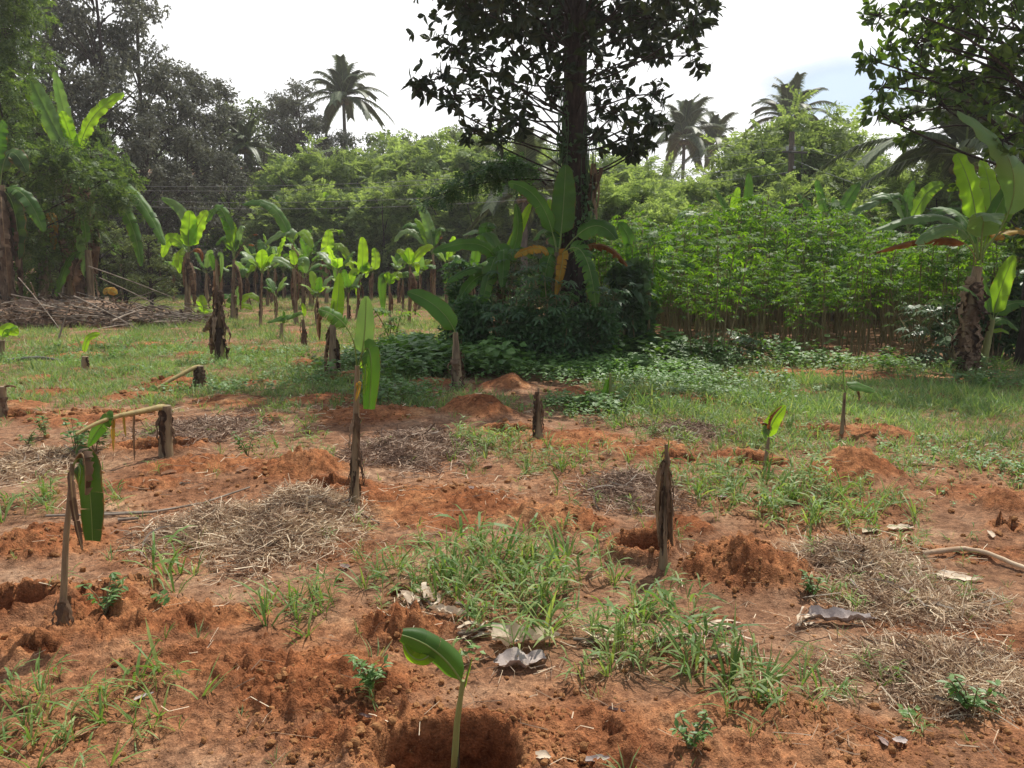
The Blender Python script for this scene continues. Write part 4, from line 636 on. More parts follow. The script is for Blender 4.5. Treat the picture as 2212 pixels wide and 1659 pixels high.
g_((884, 700), (886, 575), 10, [((886, 578), (872, 548), (856, 545), 16, 'l', dict(n=(.2, -.9, .6))), ((886, 578), (884, 555), (882, 535), 20, 'l', CAM), ((886, 578), (908, 545), (936, 532), 20, 'l', dict(n=(-.1, -.9, .6))), ((886, 578), (870, 560), (862, 575), 14, 'p', {}), ((886, 580), (898, 570), (902, 590), 12, 'l', {})], 'banana plant with a low crown of glowing lime leaves near the tree')
g_((871, 668), (870, 605), 8, [((870, 608), (862, 590), (850, 598), 14, 'l', {}), ((870, 608), (876, 590), (884, 600), 14, 'g', {}), ((870, 610), (866, 630), (862, 655), 10, 'd', {})], 'short brown-stemmed banana plant behind the glowing low crown')
g_((938, 665), (935, 550), 12, [((935, 552), (928, 490), (899, 432), 21, 'p', dict(n=(.3, -1, .2), tear=.15, crumple=.03)), ((935, 552), (915, 500), (896, 472), 16, 'l', {}), ((935, 552), (890, 500), (852, 522), 18, 'p', {}), ((935, 552), (900, 490), (868, 494), 16, 'g', {}), ((935, 552), (945, 500), (962, 500), 16, 'g', {}), ((935, 555), (948, 520), (956, 512), 8, 'o', dict(pet=.6)), ((935, 552), (932, 510), (932, 500), 18, 'g', CAM)], 'tall banana plant with a twisted pale leaf standing left of the bushes')
# background rows of the grove
rows = [((325, 645), (316, 500), 10, 60, 20, 4, 'tall thin banana trunk under the two long arching leaves'), ((303, 640), (300, 565), 8, 36, 14, 4, 'thin banana trunk in the back row under the arching leaf tips'), ((290, 642), (286, 570), 7, 30, 12, 3, 'thinnest banana trunk in the back row left of the arching leaf tips'), ((223, 640), (222, 560), 10, 36, 16, 4, 'small banana plant with a lime crown beyond the brushwood'), ((240, 638), (238, 545), 9, 40, 15, 4, 'bare-stemmed banana plant beyond the brushwood, right of a lime one'), ((346, 640), (346, 585), 6, 30, 14, 4, 'small back-row banana with an upright lime leaf beside a tall trunk'), ((375, 652), (375, 590), 7, 36, 16, 5, 'low drooping banana plant left of the stout lime one'), ((448, 655), (446, 590), 12, 36, 15, 4, 'back-row banana with brown dead leaves behind the withered front plant'), ((563, 706), (566, 590), 9, 42, 20, 5, 'banana plant with a pale trunk left of the grove centre'), ((552, 648), (552, 580), 8, 42, 16, 5, 'back-row banana plant with grey-green leaves above a pale trunk'), ((590, 652), (594, 575), 9, 46, 17, 5, 'back-row banana plant with large drooping leaf behind the pale trunk'), ((612, 645), (612, 590), 8, 34, 14, 5, 'small back-row banana with a dead leaf hanging from its neck'), ((655, 668), (656, 600), 12, 36, 16, 4, 'dark-stemmed banana plant in the shade behind the brown stem'), ((672, 662), (670, 575), 12, 44, 17, 4, 'shaded banana trunk wrapped in dry sheaths near the grove centre'), ((748, 640), (752, 560), 8, 50, 16, 5, 'back-row banana plant whose leaves spread right of the straight lime leaf'), ((861, 655), (862, 590), 7, 30, 13, 4, 'small back-row banana plant under the dark trees near the right end'), ((925, 640), (922, 560), 9, 44, 17, 5, 'shadowy banana plant with grey leaves at the right end of the grove'), ((520, 640), (520, 590), 7, 34, 14, 5, 'far banana plant in the last row behind the red petioles'), ((470, 638), (470, 588), 7, 36, 14, 5, 'far banana plant in the last row behind the withered one'), ((820, 638), (822, 596), 6, 28, 12, 4, 'far banana plant in the last row right of the wavy leaf'), ((965, 660), (965, 575), 10, 40, 17, 5, 'banana plant pressed against the left side of the bushes')]
for i, (b, t, w, L, W, n, lab) in enumerate(rows): grove(b, t, w, L, W, n, lab, kinds=['lgp', 'gpl', 'llg', 'gpg'][i % 4], dead=1 + i % 2, up=[.55, .35, .7][i % 3])
more = [((535, 668), (534, 600), 9, 44, 20, 5, 'banana plant with layered leaves between the pale trunk and the red petioles'), ((578, 660), (580, 585), 9, 46, 19, 5, 'banana plant with layered leaves just left of the grove centre'), ((660, 645), (660, 570), 9, 50, 20, 6, 'leafy banana plant filling the gap behind the grove centre'), ((728, 668), (730, 590), 9, 46, 20, 5, 'leafy banana plant right of the straight lime leaf'), ((752, 690), (754, 632), 8, 38, 17, 5, 'short leafy banana plant left of the wavy lime leaf'), ((430, 640), (430, 575), 8, 44, 17, 5, 'back-row banana plant with leaves behind the stout lime one'), ((262, 650), (262, 560), 9, 46, 18, 5, 'leafy banana plant at the edge of the brushwood shade'), ((905, 668), (907, 592), 8, 40, 17, 5, 'leafy banana plant between the glowing crown and the tall twisted-leaf plant'), ((595, 690), (596, 640), 7, 34, 15, 5, 'low banana plant in front of the grove centre left'), ((685, 700), (686, 640), 8, 36, 16, 5, 'low leafy banana plant at the front of the grove centre')]
for i, (b, t, w, L, W, n, lab) in enumerate(more): grove(b, t, w, L, W, n, lab, kinds=['lgpl', 'gplg', 'gpg'][i % 3], dead=1, up=[.45, .3, .6][i % 3])
for (x, y, lab) in [(345, 632, 'small low banana seedling with lime leaves in the back grass under the arching leaves'), (442, 690, 'tiny lime seedling beside the stout lime banana plant'), (700, 640, 'tiny banana seedling between the centre trunks')]: grove((x, y), (x, y - 6), 6, 30, 13, 4, lab, kinds='ll', dead=0, up=.6)
HAZE = .0009
# ------------------------------------------------------------------ leaf templates
LEAF6 = (np.array([(0, 0, 0), (-.17, .28, .035), (-.21, .6, .04), (0, 1, -.07), (.21, .6, .04), (.17, .28, .035), (0, .5, -.01)]), np.array([(0, 6, 1), (1, 6, 2), (2, 6, 3), (3, 6, 4), (4, 6, 5), (5, 6, 0)]))
LEAF4 = (np.array([(0, 0, 0), (-.24, .5, .05), (0, 1, -.05), (.24, .5, .05)]), np.array([(0, 2, 1), (0, 3, 2)]))
HEART = (np.array([(0, .1, 0), (-.2, -.06, .02), (-.42, .15, .05), (-.3, .55, .04), (0, 1, -.1), (.3, .55, .04), (.42, .15, .05), (.2, -.06, .02)]), np.array([(0, 2, 1), (0, 3, 2), (0, 4, 3), (0, 5, 4), (0, 6, 5), (0, 7, 6)]))
def pinnate(np_, lw=.16, ll=.22, sag=.25, seed=0):
    rng = np.random.default_rng(seed); V = []; Q = []; k = 0
    for i in range(np_):
        t = .15 + .85 * (i + .5) / np_
        for sd in (-1, 1):
            p = np.array([0, t, -sag * t * t]); d = nrm(np.array([sd, .5 + rng.normal(0, .12), rng.normal(-.15, .25)])); L = ll * (1 - .45 * abs(t - .45)) * rng.uniform(.85, 1.15); s = np.array([-d[1] * .0 + .0, 1, 0]) * lw * L
            s = np.cross(d, [0, 0, 1]); s = s / np.linalg.norm(s) * lw * L
            V += [p, p + d * L * .5 + s, p + d * L, p + d * L * .5 - s]; Q.append([k, k + 1, k + 2, k + 3]); k += 4
    return np.array(V), np.array(Q)
PIN = [pinnate(7, .24, .3, .3, s) for s in range(4)]
def palmate(n=7, w=.13):
    V = []; Q = []; k = 0
    for i in range(n):
        a = (i - (n - 1) / 2) * (4.4 / n); L = 1 - .28 * abs(i - (n - 1) / 2) / (n / 2); d = np.array([math.sin(a), math.cos(a), 0]); s = np.array([math.cos(a), -math.sin(a), 0])
        V += [(0, 0, 0), d * L * .55 + s * w * L + [0, 0, .02], d * L + [0, 0, -.22 * L], d * L * .55 - s * w * L + [0, 0, .02]]
        Q.append([k, k + 1, k + 2, k + 3]); k += 4
    return np.array(V, float), np.array(Q)
PALM7, PALM5 = palmate(7), palmate(5, .16)
def ellipts(C, Rr, n, rng, shell=.6):
    d = rdir(n, rng); r = rng.uniform(0, 1, n) ** shell * .98; return C + d * Rr * (r * (1 + rng.normal(0, .10, n)))[:, None], d
def fill(mb, C, Rr, n, tpl, size, rng, mode='rosette', k=6, mat=0, up=.5, droop=.3):
    """fill one clump with leaves"""
    C = np.asarray(C, float); Rr = np.asarray(Rr, float)
    if mode == 'rosette':
        m = max(1, n // k); P, d = ellipts(C, Rr, m, rng); tw = nrm(d + rng.normal(0, .5, (m, 3)) + [0, 0, .15])
        P = np.repeat(P, k, 0); tw = np.repeat(tw, k, 0); q = rdir(len(P), rng); q = q - tw * (q * tw).sum(1, keepdims=True); D = nrm(nrm(q) + tw * rng.uniform(.1, .9, (len(P), 1)) + [0, 0, -droop]); U = tw + [0, 0, .3]
    else:
        P, d = ellipts(C, Rr, n, rng); D = nrm(d * .5 + rdir(n, rng) * .8 + [0, 0, -droop]); U = rdir(n, rng) * (1 - up) + np.array([0, 0, 1.]) * up
    t = tpl if isinstance(tpl, list) else [tpl]; w = rng.integers(0, len(t), len(P)); fr = frames(D, U, rng.normal(0, .5, len(P))); S = size * rng.uniform(.65, 1.2, len(P))
    for i, (tv, tf) in enumerate(t):
        s = w == i
        if s.any(): mb.inst(tv, tf, fr[s], P[s], S[s], mat)
def limb(mb, a, b, r0, r1, rng, sag=.12, n=7):
    a = np.asarray(a, float); b = np.asarray(b, float); L = np.linalg.norm(b - a); m_ = (a + b) / 2 + rng.normal(0, .06, 3) * L + np.array([0, 0, sag * L * rng.uniform(-.4, 1)])
    tube(mb, bez(a, m_, b, np.linspace(0, 1, n)), np.linspace(r0, r1, n), 6, cap=False)
# ------------------------------------------------------------------ the big tree
def clump_tree(name, label, cat, base, trunk_pts, radii, clumps, leaf, lmat, bmat, size, n_per_m3, depth, limb_r=.06, mode='rosette', k=6, start=.35, rng=None, twigs=8, up=.5, lmin=60):
    rng = rng or np.random.default_rng(11); t = thing(name, label, cat, base); tr = MB(); P = np.asarray(trunk_pts, float)
    n = 22; P = np.array([np.interp(np.linspace(0, 1, n), np.linspace(0, 1, len(P)), P[:, j]) for j in range(3)]).T; P[1:-1, :2] += rng.normal(0, .012, (n - 2, 2)); rr = np.interp(np.linspace(0, 1, n), np.linspace(0, 1, len(radii)), radii); rr[0] *= 1.5; rr[1] *= 1.15
    tube(tr, P, rr, 16, wob=.10, rng=rng); tr.build('trunk', MAT[bmat], t); lm = MB(); cr = MB()
    for (c, r) in clumps:
        c = np.asarray(c) ; r = np.asarray(r); h = np.clip(c[2] - np.linalg.norm((c - P[-1])[:2]) * .35, P[0][2] + (P[-1][2] - P[0][2]) * .25, P[-1][2] * .97); i = np.argmin(abs(P[:, 2] - h)); limb(lm, P[i], c, limb_r * rng.uniform(.7, 1.2), .012, rng)
        for _ in range(twigs): limb(lm, c + rng.normal(0, .12, 3) * r, c + rdir(1, rng)[0] * r * .85, .012, .004, rng, n=4)
        fill(cr, c, r, max(lmin, int(n_per_m3 * r[0] * r[1] * r[2])), leaf, size, rng, mode, k, up=up)
    lm.build('limbs', MAT[bmat], t); cr.build('crown', MAT[lmat], t, smooth=False); return t
Yt = 13.9; Bt = np.array([pt(1243, 700, Yt)[0], Yt, 0]); Bt[2] = hz(Bt[0], Yt)
def pc(px, py, rx, ry, dy, Y, B, ry_d=1.0):
    k = (Y + dy) / F; return (pt(px, py, Y + dy) - B, (rx * k, max(rx, ry) * k * ry_d, ry * k))
rt = np.random.default_rng(31)
CT = [(1050, 35, 85, 60), (1125, 75, 85, 75), (1010, 8, 60, 35), (905, 188, 28, 22), (945, 168, 45, 40), (1000, 150, 50, 45), (1060, 150, 60, 50), (985, 205, 45, 28), (1040, 215, 55, 36), (1095, 235, 50, 36), (1130, 200, 55, 50), (1060, 262, 40, 32), (1022, 285, 24, 20), (1075, 305, 25, 18), (1110, 270, 36, 24), (1150, 140, 55, 55), (1190, 95, 36, 50), (1190, 30, 60, 50), (985, 110, 45, 40), (1195, 200, 20, 40),
  (1300, 35, 55, 45), (1285, 150, 30, 50), (1345, 85, 60, 45), (1400, 40, 80, 55), (1490, 55, 65, 55), (1500, 120, 42, 32), (1410, 120, 60, 45), (1330, 180, 55, 50), (1410, 205, 36, 36), (1400, 255, 45, 38), (1330, 245, 48, 40), (1340, 300, 42, 26), (1390, 312, 26, 22), (1425, 270, 20, 30), (1540, 20, 24, 28), (1295, 230, 28, 46), (1280, 300, 24, 26), (1370, 330, 18, 12), (1215, 60, 40, 50), (1265, 80, 40, 60), (1220, 150, 36, 50), (1260, 20, 50, 40), (1240, -10, 70, 40), (1180, 60, 40, 40)]
CL_T = [pc(x, y, a, b, rt.uniform(-1.6, 1.8) if abs(x - 1240) > 60 else rt.choice([-1., .9]) * rt.uniform(.6, 1.4), Yt, Bt, 1.0) for (x, y, a, b) in CT]
for (x, y, a, b) in [(1000, -60, 120, 70), (1150, -70, 130, 80), (1320, -70, 130, 80), (1450, -60, 120, 80), (1080, -190, 130, 90), (1240, -210, 150, 100), (1400, -190, 140, 90), (1180, -330, 130, 90), (1320, -340, 130, 90), (1250, -450, 110, 80), (1190, -560, 120, 90), (1320, -570, 120, 90), (1120, -450, 90, 70), (1390, -430, 90, 70), (1250, -680, 110, 80)]:
    for dy in (-1.8, 1.4): CL_T.append(pc(x, y, a, b, dy, Yt, Bt, .8))
for (dx, dy, z, r) in [(-1.2, -2.2, 5.3, .9), (1.0, -2.4, 5.8, .9), (-.2, -2.8, 6.4, 1.0), (2.0, -1.8, 6.3, .9), (-2.4, -1.6, 6.4, .9), (0, 2.2, 6.2, 1.1), (1.6, 2.0, 6, 1.0), (-1.8, 2.1, 6.1, 1.0)]: CL_T.append(((dx, dy, z), (r, r, r * .7)))
tp = [np.array([0, 0, -.1]), pt(1238, 560, Yt) - Bt, pt(1242, 300, Yt) - Bt, pt(1243, 0, Yt) - Bt, pt(1250, -250, Yt) - Bt, pt(1255, -640, Yt) - Bt]; tp[0][0] = (pt(1236, 700, Yt) - Bt)[0]
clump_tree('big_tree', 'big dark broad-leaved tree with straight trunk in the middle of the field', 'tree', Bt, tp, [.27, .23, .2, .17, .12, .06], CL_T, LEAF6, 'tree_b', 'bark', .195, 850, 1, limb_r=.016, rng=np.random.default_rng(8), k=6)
big = [o for o in col.objects if o.name == 'big_tree'][0]
# climbing vine on the trunk
vm = MB(); vr = np.random.default_rng(9)
for (py, w, n) in [(300, 26, 260), (340, 30, 160), (250, 20, 160), (430, 40, 220), (480, 42, 260), (530, 36, 220), (580, 30, 160), (390, 34, 180), (200, 16, 60), (630, 34, 220), (680, 40, 260)]:
    c, r = pc(1250 if py > 350 else 1232, py, w, 34, -.05, Yt, Bt); fill(vm, c, (r[0], r[0] * .9, r[2]), n, HEART, .09, vr, 'single', droop=.8)
for i in range(40):
    x = vr.choice([vr.uniform(1208, 1224), vr.uniform(1262, 1275)]); y0 = vr.uniform(180, 330); a = pt(x, y0, Yt - vr.uniform(-.2, .25)) - Bt; tube(vm, bez(a, a + [vr.normal(0, .05), 0, -.5], a + [vr.normal(0, .08), 0, -vr.uniform(.8, 1.8)], np.linspace(0, 1, 7)), .006, 4, cap=False)
t = thing('climbing_vine', 'leafy climbing vine wrapped round the trunk of the big tree', 'vine', Bt); vm.build('vine_leaves', MAT['heart'], t, smooth=False)
dm = MB()
for i in range(15):
    x = vr.choice([vr.normal(1196, 10), vr.normal(1284, 8)]); y0 = vr.uniform(350, 470); a = pt(x, y0, Yt - vr.uniform(0, .3)) - Bt; L = vr.uniform(.25, .7); w = vr.uniform(.02, .05); V = []
    for q in range(7):
        u = q / 6; c = a + np.array([.05 * math.sin(u * 3 + i), -.04 * math.sin(u * 5 + i * 2), -L * u]); V += [c - [w * (1 - u * .6), vr.normal(0, .02), 0], c + [w * (1 - u * .6), vr.normal(0, .02), 0]]
    dm.add(np.array(V), np.array([[2 * q, 2 * q + 1, 2 * q + 3, 2 * q + 2] for q in range(6)]))
tag(dm.build('dead_leaf_sheath', MAT['sheath'], t), kind='stuff')
# --- tree whose branches sweep in from the right
Yr = 12.6; Br = np.array([pt(2232, 700, Yr)[0], Yr, 0]); Br[2] = hz(Br[0], Yr)
CR = [(1900, 35, 36, 36), (1955, 22, 45, 32), (1885, 130, 26, 32), (1930, 105, 45, 36), (1905, 188, 36, 28), (1955, 170, 48, 40), (1898, 245, 28, 32), (1945, 255, 45, 26), (1965, 292, 26, 18), (2010, 45, 60, 45), (2065, 95, 60, 50), (2015, 150, 55, 45), (2080, 180, 55, 45), (2030, 225, 55, 40), (2115, 60, 60, 50), (2150, 145, 60, 50), (2185, 50, 60, 50), (2200, 200, 60, 50), (2120, 240, 55, 40), (1990, 205, 45, 40), (2170, 300, 60, 50), (2260, 100, 80, 80), (2260, 260, 80, 80), (1990, 95, 40, 40), (2075, 20, 60, 40), (2060, -50, 120, 60), (2200, -60, 140, 80), (2130, -160, 130, 80), (2190, 400, 50, 60), (2230, 480, 60, 60), (2280, 380, 60, 60), (2150, 440, 40, 50), (2210, 560, 30, 60), (2100, 400, 45, 40)]
CL_R = [pc(x, y, a, b, rt.uniform(-1.6, 1.0) if y < 350 else rt.uniform(.6, 1.6), Yr, Br) for (x, y, a, b) in CR]
clump_tree('overhanging_tree', 'leafy tree at the right edge with boughs sweeping into the picture', 'tree', Br, [(0, 0, -.1), pt(2240, 520, Yr) - Br, pt(2230, 250, Yr) - Br, pt(2240, 50, Yr) - Br, pt(2200, -120, Yr) - Br], [.16, .14, .12, .09, .04], CL_R, LEAF6, 'tree_r', 'bark', .17, 2300, 1, limb_r=.02, rng=np.random.default_rng(4), k=6)
# --- near feathery tree at the left
Yl = 25.; Bl = np.array([pt(-14, 660, Yl)[0], Yl, 0]); Bl[2] = hz(Bl[0], Yl)
CLL = [(20, 60, 60, 50), (70, 35, 50, 34), (30, 140, 55, 50), (85, 120, 36, 36), (50, 215, 60, 50), (20, 290, 60, 45), (85, 290, 50, 40), (140, 330, 40, 30), (190, 335, 50, 36), (235, 345, 40, 30), (270, 385, 36, 26), (225, 395, 50, 30), (150, 390, 55, 34), (80, 380, 60, 40), (20, 390, 55, 45), (120, 440, 50, 36), (60, 470, 50, 40), (195, 440, 40, 30), (255, 425, 30, 22), (10, 500, 50, 50), (215, 290, 22, 20), (105, 240, 30, 30), (-60, 150, 90, 90), (-60, 330, 90, 80), (150, 500, 36, 30), (100, 540, 36, 30), (20, 570, 45, 40), (-30, -50, 120, 80), (10, 100, 50, 50), (5, 180, 40, 40), (15, 250, 50, 50), (20, 340, 60, 50), (0, 440, 50, 40), (60, 520, 40, 40), (40, 10, 60, 40), (190, 300, 30, 24), (170, 370, 40, 30), (110, 350, 40, 30), (230, 370, 36, 24), (70, 600, 40, 30), (0, 620, 40, 30), (20, 240, 60, 50), (60, 330, 50, 40), (5, 70, 40, 50), (110, 480, 50, 34), (190, 500, 30, 24)]
CL_L = [pc(x, y, a, b, rt.uniform(1.6, 2.8) if (x > 40 and y < 325) else rt.uniform(-1.8, 1.0), Yl + .6, Bl, .8) for (x, y, a, b) in CLL]
clump_tree('feathery_tree', 'light green fine-leaved tree spreading over the tall banana plant at left', 'tree', Bl, [(0, 0, -.1), pt(-10, 450, Yl + .8) - Bl, pt(20, 250, Yl + 1.2) - Bl, pt(30, 20, Yl + 1.4) - Bl], [.2, .17, .12, .04], CL_L, PIN, 'feath_l', 'bark', .34, 330, 1, limb_r=.03, mode='single', rng=np.random.default_rng(6), up=.65, lmin=90)
dk = [o for o in col.objects if o.name == 'overhanging_tree'][0]
# ------------------------------------------------------------------ background trees
def var_tree(kind, seed):
    """unit variants: trunk and crown builders, about H metres tall"""
    rng = np.random.default_rng(seed); tr = MB(); cr = MB()
    if kind == 'dark':
        H = 18.; P = np.array([[0, 0, -.3], [.15, 0, 6], [-.1, .1, 12], [.1, 0, 17]]) ; P[1:, :2] += rng.normal(0, .25, (3, 2)); tube(tr, np.array([np.interp(np.linspace(0, 1, 14), [0, .35, .7, 1], P[:, j]) for j in range(3)]).T, np.linspace(.24, .05, 14), 8)
        for i in range(46):
            z = rng.uniform(3.5, 17.6); rad = 3.6 * math.sin(min(1, (18.6 - z) / 9) * 1.5) * (.55 + .45 * sstep(3, 8, z)); az = rng.uniform(0, 6.28); ro = rad * rng.uniform(.35, 1); c = np.array([math.cos(az) * ro, math.sin(az) * ro, z]); r = rng.uniform(.75, 1.35)
            limb(tr, [0, 0, max(1.5, z - ro * .8)], c, .07, .015, rng); 
            for _ in range(5): limb(tr, c + rng.normal(0, .2, 3), c + rdir(1, rng)[0] * r * .9, .02, .008, rng, n=3)
            fill(cr, c, (r, r, r * .75), 330, LEAF4, .23, rng, 'rosette', 5)
    elif kind == 'round':
        H = 10.; tube(tr, np.array([[0, 0, -.3], [.1, 0, 3], [0, .1, 6], [.1, 0, 8.5]]), [.17, .14, .1, .04], 8)
        for i in range(44):
            z = rng.uniform(1.6, 9.6); rad = 3.0 * math.sin(np.clip((10.4 - z) / 8.6, .05, 1) * 2.4) ** .6; az = rng.uniform(0, 6.28); ro = rad * rng.uniform(.4, 1); c = np.array([math.cos(az) * ro, math.sin(az) * ro, z]); r = rng.uniform(.55, 1.05)
            limb(tr, [0, 0, max(.8, z - ro * .8)], c, .05, .012, rng); fill(cr, c, (r, r, r * .7), 240, LEAF4, .2, rng, 'rosette', 5)
    else:
        H = 7.
        for q in range(4):
            e = np.array([rng.normal(0, 1.2), rng.normal(0, .8), rng.uniform(4.5, 6.4)]); limb(tr, [rng.normal(0, .15), rng.normal(0, .15), -.2], e, .07, .02, rng, n=9)
        for i in range(46):
            z = 7.0 * rng.uniform(.10, .95) ** .8; rad = 2.4 * math.sin(np.clip((7.2 - z) / 6.6, .05, 1) * 2.2) ** .7; az = rng.uniform(0, 6.28); ro = rad * rng.uniform(.2, 1.05); c = np.array([math.cos(az) * ro, math.sin(az) * ro, z * .92]); r = rng.uniform(.35, .75)
            fill(cr, c, (r * 1.2, r * 1.2, r * .5), 52, PIN, .7, rng, 'single', up=.75, droop=.05)
            if i % 3 == 0: limb(tr, [0, 0, z * .5], c, .03, .008, rng)
        for i in range(120):
            z = 7.0 * rng.uniform(.2, .97) ** .7; rad = 2.4 * math.sin(np.clip((7.2 - z) / 6.6, .05, 1) * 2.2) ** .7; az = rng.uniform(0, 6.28); o = np.array([math.cos(az), math.sin(az), 0]); a = o * rad * rng.uniform(.5, .9) + [0, 0, z * .9]; l = rng.uniform(.5, 1.6); up_ = rng.uniform(.2, 1.3); b = a + o * l * rng.uniform(.4, 1) + np.array([0, 0, l * up_ * .8]); m_ = (a + b) / 2 + [0, 0, .22 * l]
            tube(tr, bez(a, m_, b, np.linspace(0, 1, 5)), np.linspace(.016, .005, 5), 4, cap=False)
            for p in bez(a, m_, b, np.linspace(.15, 1, 8)): fill(cr, p, (.08, .08, .06), 3, PIN, .66 * rng.uniform(.7, 1.1), rng, 'single', up=.85, droop=.15)
    return tr, cr, H
PROTO = {}
def tree(px, top, Y, kind, v, label, name='forest_tree', cat='tree', group=None, wide=1.0, mat=None, bark='bark', rz=None):
    key = (kind, v, mat); g = pt(px, 600, Y); z = hz(g[0], Y); h = pt(px, top, Y)[2] - z; rz = rb.uniform(0, 6.28) if rz is None else rz
    if key not in PROTO:
        tr, cr, H = var_tree(kind, 100 + v * 7 + len(kind)); s = h / H; t = thing(name, label, cat, (g[0], Y, z), rz, group, (s * wide, s * wide, s))
        tr.build('trunk', MAT[bark], t); cr.build('crown', MAT[mat or {'dark': 'far_d', 'round': 'far_g', 'feath': 'feath'}[kind]], t, smooth=False); PROTO[key] = (t, H); return t
    t, H = PROTO[key]; s = h / H; o = dup(t, (g[0], Y, z), rz, (s * wide, s * wide, s), label, group); o.name = name; 
    o['category'] = cat
    if not group and 'group' in o: del o['group']
    return o
LT = 'tall dark trees on the left hillside'
for q in [(95, -170, 44, 0, 'tall dark tree at far left behind the light feathery one'), (165, -120, 46, 1, 'tall dark tree with forked trunk showing sky between its boughs'), (240, -150, 43, 2, 'tall dark tree with the thickest visible upright trunk on the left'), (330, -90, 46, 0, 'tall dark tree whose crown makes the left edge of the open sky'), (20, -140, 42, 1, 'tall dark tree cut off by the left edge of the frame')]: tree(q[0], q[1], q[2], 'dark', q[3], q[4], group=LT, wide=.85)
for q in [(385, 120, 48, 2, 'dark tree just below the edge of the tall left crown'), (435, 150, 50, 0, 'greyish tree stepping down to the right of the tall dark ones'), (492, 172, 52, 1, 'grey-green tree with a rounded top next to the dip in the treeline'), (655, 168, 60, 2, 'rounded dark tree standing left of the lone coconut palm'), (620, 205, 62, 0, 'dark tree left of the rounded one near the lone palm'), (330, 250, 40, 1, 'brownish dark tree low in front of the hillside trees'), (250, 300, 40, 2, 'dark tree filling the slope above the long banana leaves'), (420, 280, 42, 0, 'dark tree above the wires on the left slope'), (500, 330, 46, 1, 'dark tree above the wires right of the slope'), (160, 220, 41, 0, 'dark tree behind the crown of the tallest left banana'), (580, 300, 55, 2, 'dark tree in the dip of the treeline'), (745, 283, 58, 1, 'brownish tree hiding the trunk of the lone coconut palm'), (700, 250, 64, 1, 'dark tree behind the trunk of the lone coconut palm')]: tree(q[0], q[1], q[2], 'dark', q[3], q[4], wide=1.15)
for q in [(550, 220, 62, 0, 'distant rounded tree in the dip of the treeline'), (590, 235, 66, 1, 'distant tree in the treeline beside the dip'), (800, 285, 62, 2, 'tree with a lumpy crown just right of the lone coconut palm'), (850, 282, 64, 0, 'second lumpy tree right of the lone coconut palm'), (905, 292, 60, 1, 'round tree in the treeline midway to the big tree'), (960, 272, 63, 2, 'pale flowering round tree in the treeline left of the big trunk'), (1015, 300, 58, 0, 'round tree behind the lower left boughs of the big tree'), (1085, 292, 60, 1, 'round tree behind the big tree, second to the left of its trunk'), (1150, 305, 58, 2, 'round tree close left of the big trunk in the distance'), (1300, 338, 58, 0, 'round tree close right of the big trunk in the distance'), (1360, 350, 60, 1, 'round tree below the right-hand boughs of the big tree'), (1440, 372, 62, 2, 'low round tree under the first coconut palm on the right'), (1530, 375, 64, 0, 'low round tree under the middle coconut palm'), (1620, 368, 62, 1, 'low round tree between the palms and the pole'), (1860, 352, 52, 2, 'round tree on the skyline right of the pole'), (1930, 340, 48, 0, 'round tree on the skyline below the overhanging boughs'), (2020, 300, 46, 1, 'round tree behind the drooping palm fronds'), (2120, 280, 44, 2, 'round tree behind the large right-hand banana')]: tree(q[0], q[1], q[2], 'round', q[3], q[4], wide=1.1)
FE = 'row of feathery trees behind the banana grove'; FL = 'light green feathery tree in the dense row behind the banana grove'
k = 0
for (x, top, Y) in [(330, 420, 50), (400, 440, 50), (470, 425, 49), (545, 415, 51), (600, 380, 53), (655, 345, 52), (715, 342, 50), (775, 352, 52), (830, 338, 51), (895, 318, 53), (965, 312, 52), (1030, 330, 50), (1095, 328, 52), (1160, 330, 50), (1300, 345, 46), (1370, 352, 44), (620, 430, 46), (690, 410, 46), (760, 415, 47), (850, 400, 46), (930, 390, 46), (1010, 400, 46), (1090, 395, 45), (1170, 400, 45), (260, 440, 48), (200, 400, 46)]:
    tree(x, top, Y, 'feath', k % 3, FL, name='feathery_tree', group=FE, wide=1.15); k += 1
FS = 'low leafy shrubs at the back of the grove'; SLB = 'dark leafy shrub in the shaded hedge line closing the back of the banana grove'
for i, x in enumerate(range(210, 1250, 62)): tree(x + rb.uniform(-12, 12), rb.uniform(455, 500), 45.5 + rb.uniform(-.8, 1.5), 'round', i % 3, SLB, name='shrub', cat='shrub', group=FS, wide=1.5, mat='far_g2')  if False else tree(x + rb.uniform(-12, 12), rb.uniform(455, 500), 45.5 + rb.uniform(-.8, 1.5), 'round', i % 3, SLB, name='shrub', cat='shrub', group=FS, wide=1.5)
FR = 'light green trees behind the cassava stand'
for (x, top, Y, v, lab) in [(1335, 400, 27, 0, 'light green tree close right of the big trunk, behind the cassava'), (1405, 410, 28, 1, 'light green tree left of the upright bananas behind the cassava'), (1475, 400, 30, 2, 'light green tree behind the left end of the cassava stand'), (1545, 385, 31, 0, 'light green tree behind the upright bananas'), (1615, 345, 32, 1, 'light green tree just left of the utility pole'), (1668, 288, 33, 2, 'light green tree rising behind the left side of the utility pole'), (1752, 262, 34, 0, 'airy light green tree standing taller than the utility pole'), (1815, 350, 31, 1, 'light green tree right of the utility pole'), (1880, 372, 30, 2, 'light green tree left of the drooping palm fronds'), (1950, 380, 27, 0, 'light green tree below the drooping palm fronds'), (2040, 400, 25, 1, 'light green tree behind the leaves of the large right banana'), (2140, 380, 24, 2, 'light green tree at the right edge behind the large banana'), (1700, 400, 26, 1, 'light green shrub at the foot of the utility pole'), (1580, 440, 26, 2, 'light green shrub behind the middle of the cassava stand'), (1440, 450, 25, 0, 'light green shrub behind the left cassava plants'), (1850, 440, 26, 1, 'light green shrub behind the fan of dark banana leaves')]:
    tree(x, top, Y, 'feath', v, lab, name='leafy_tree', group=FR, wide=1.1)
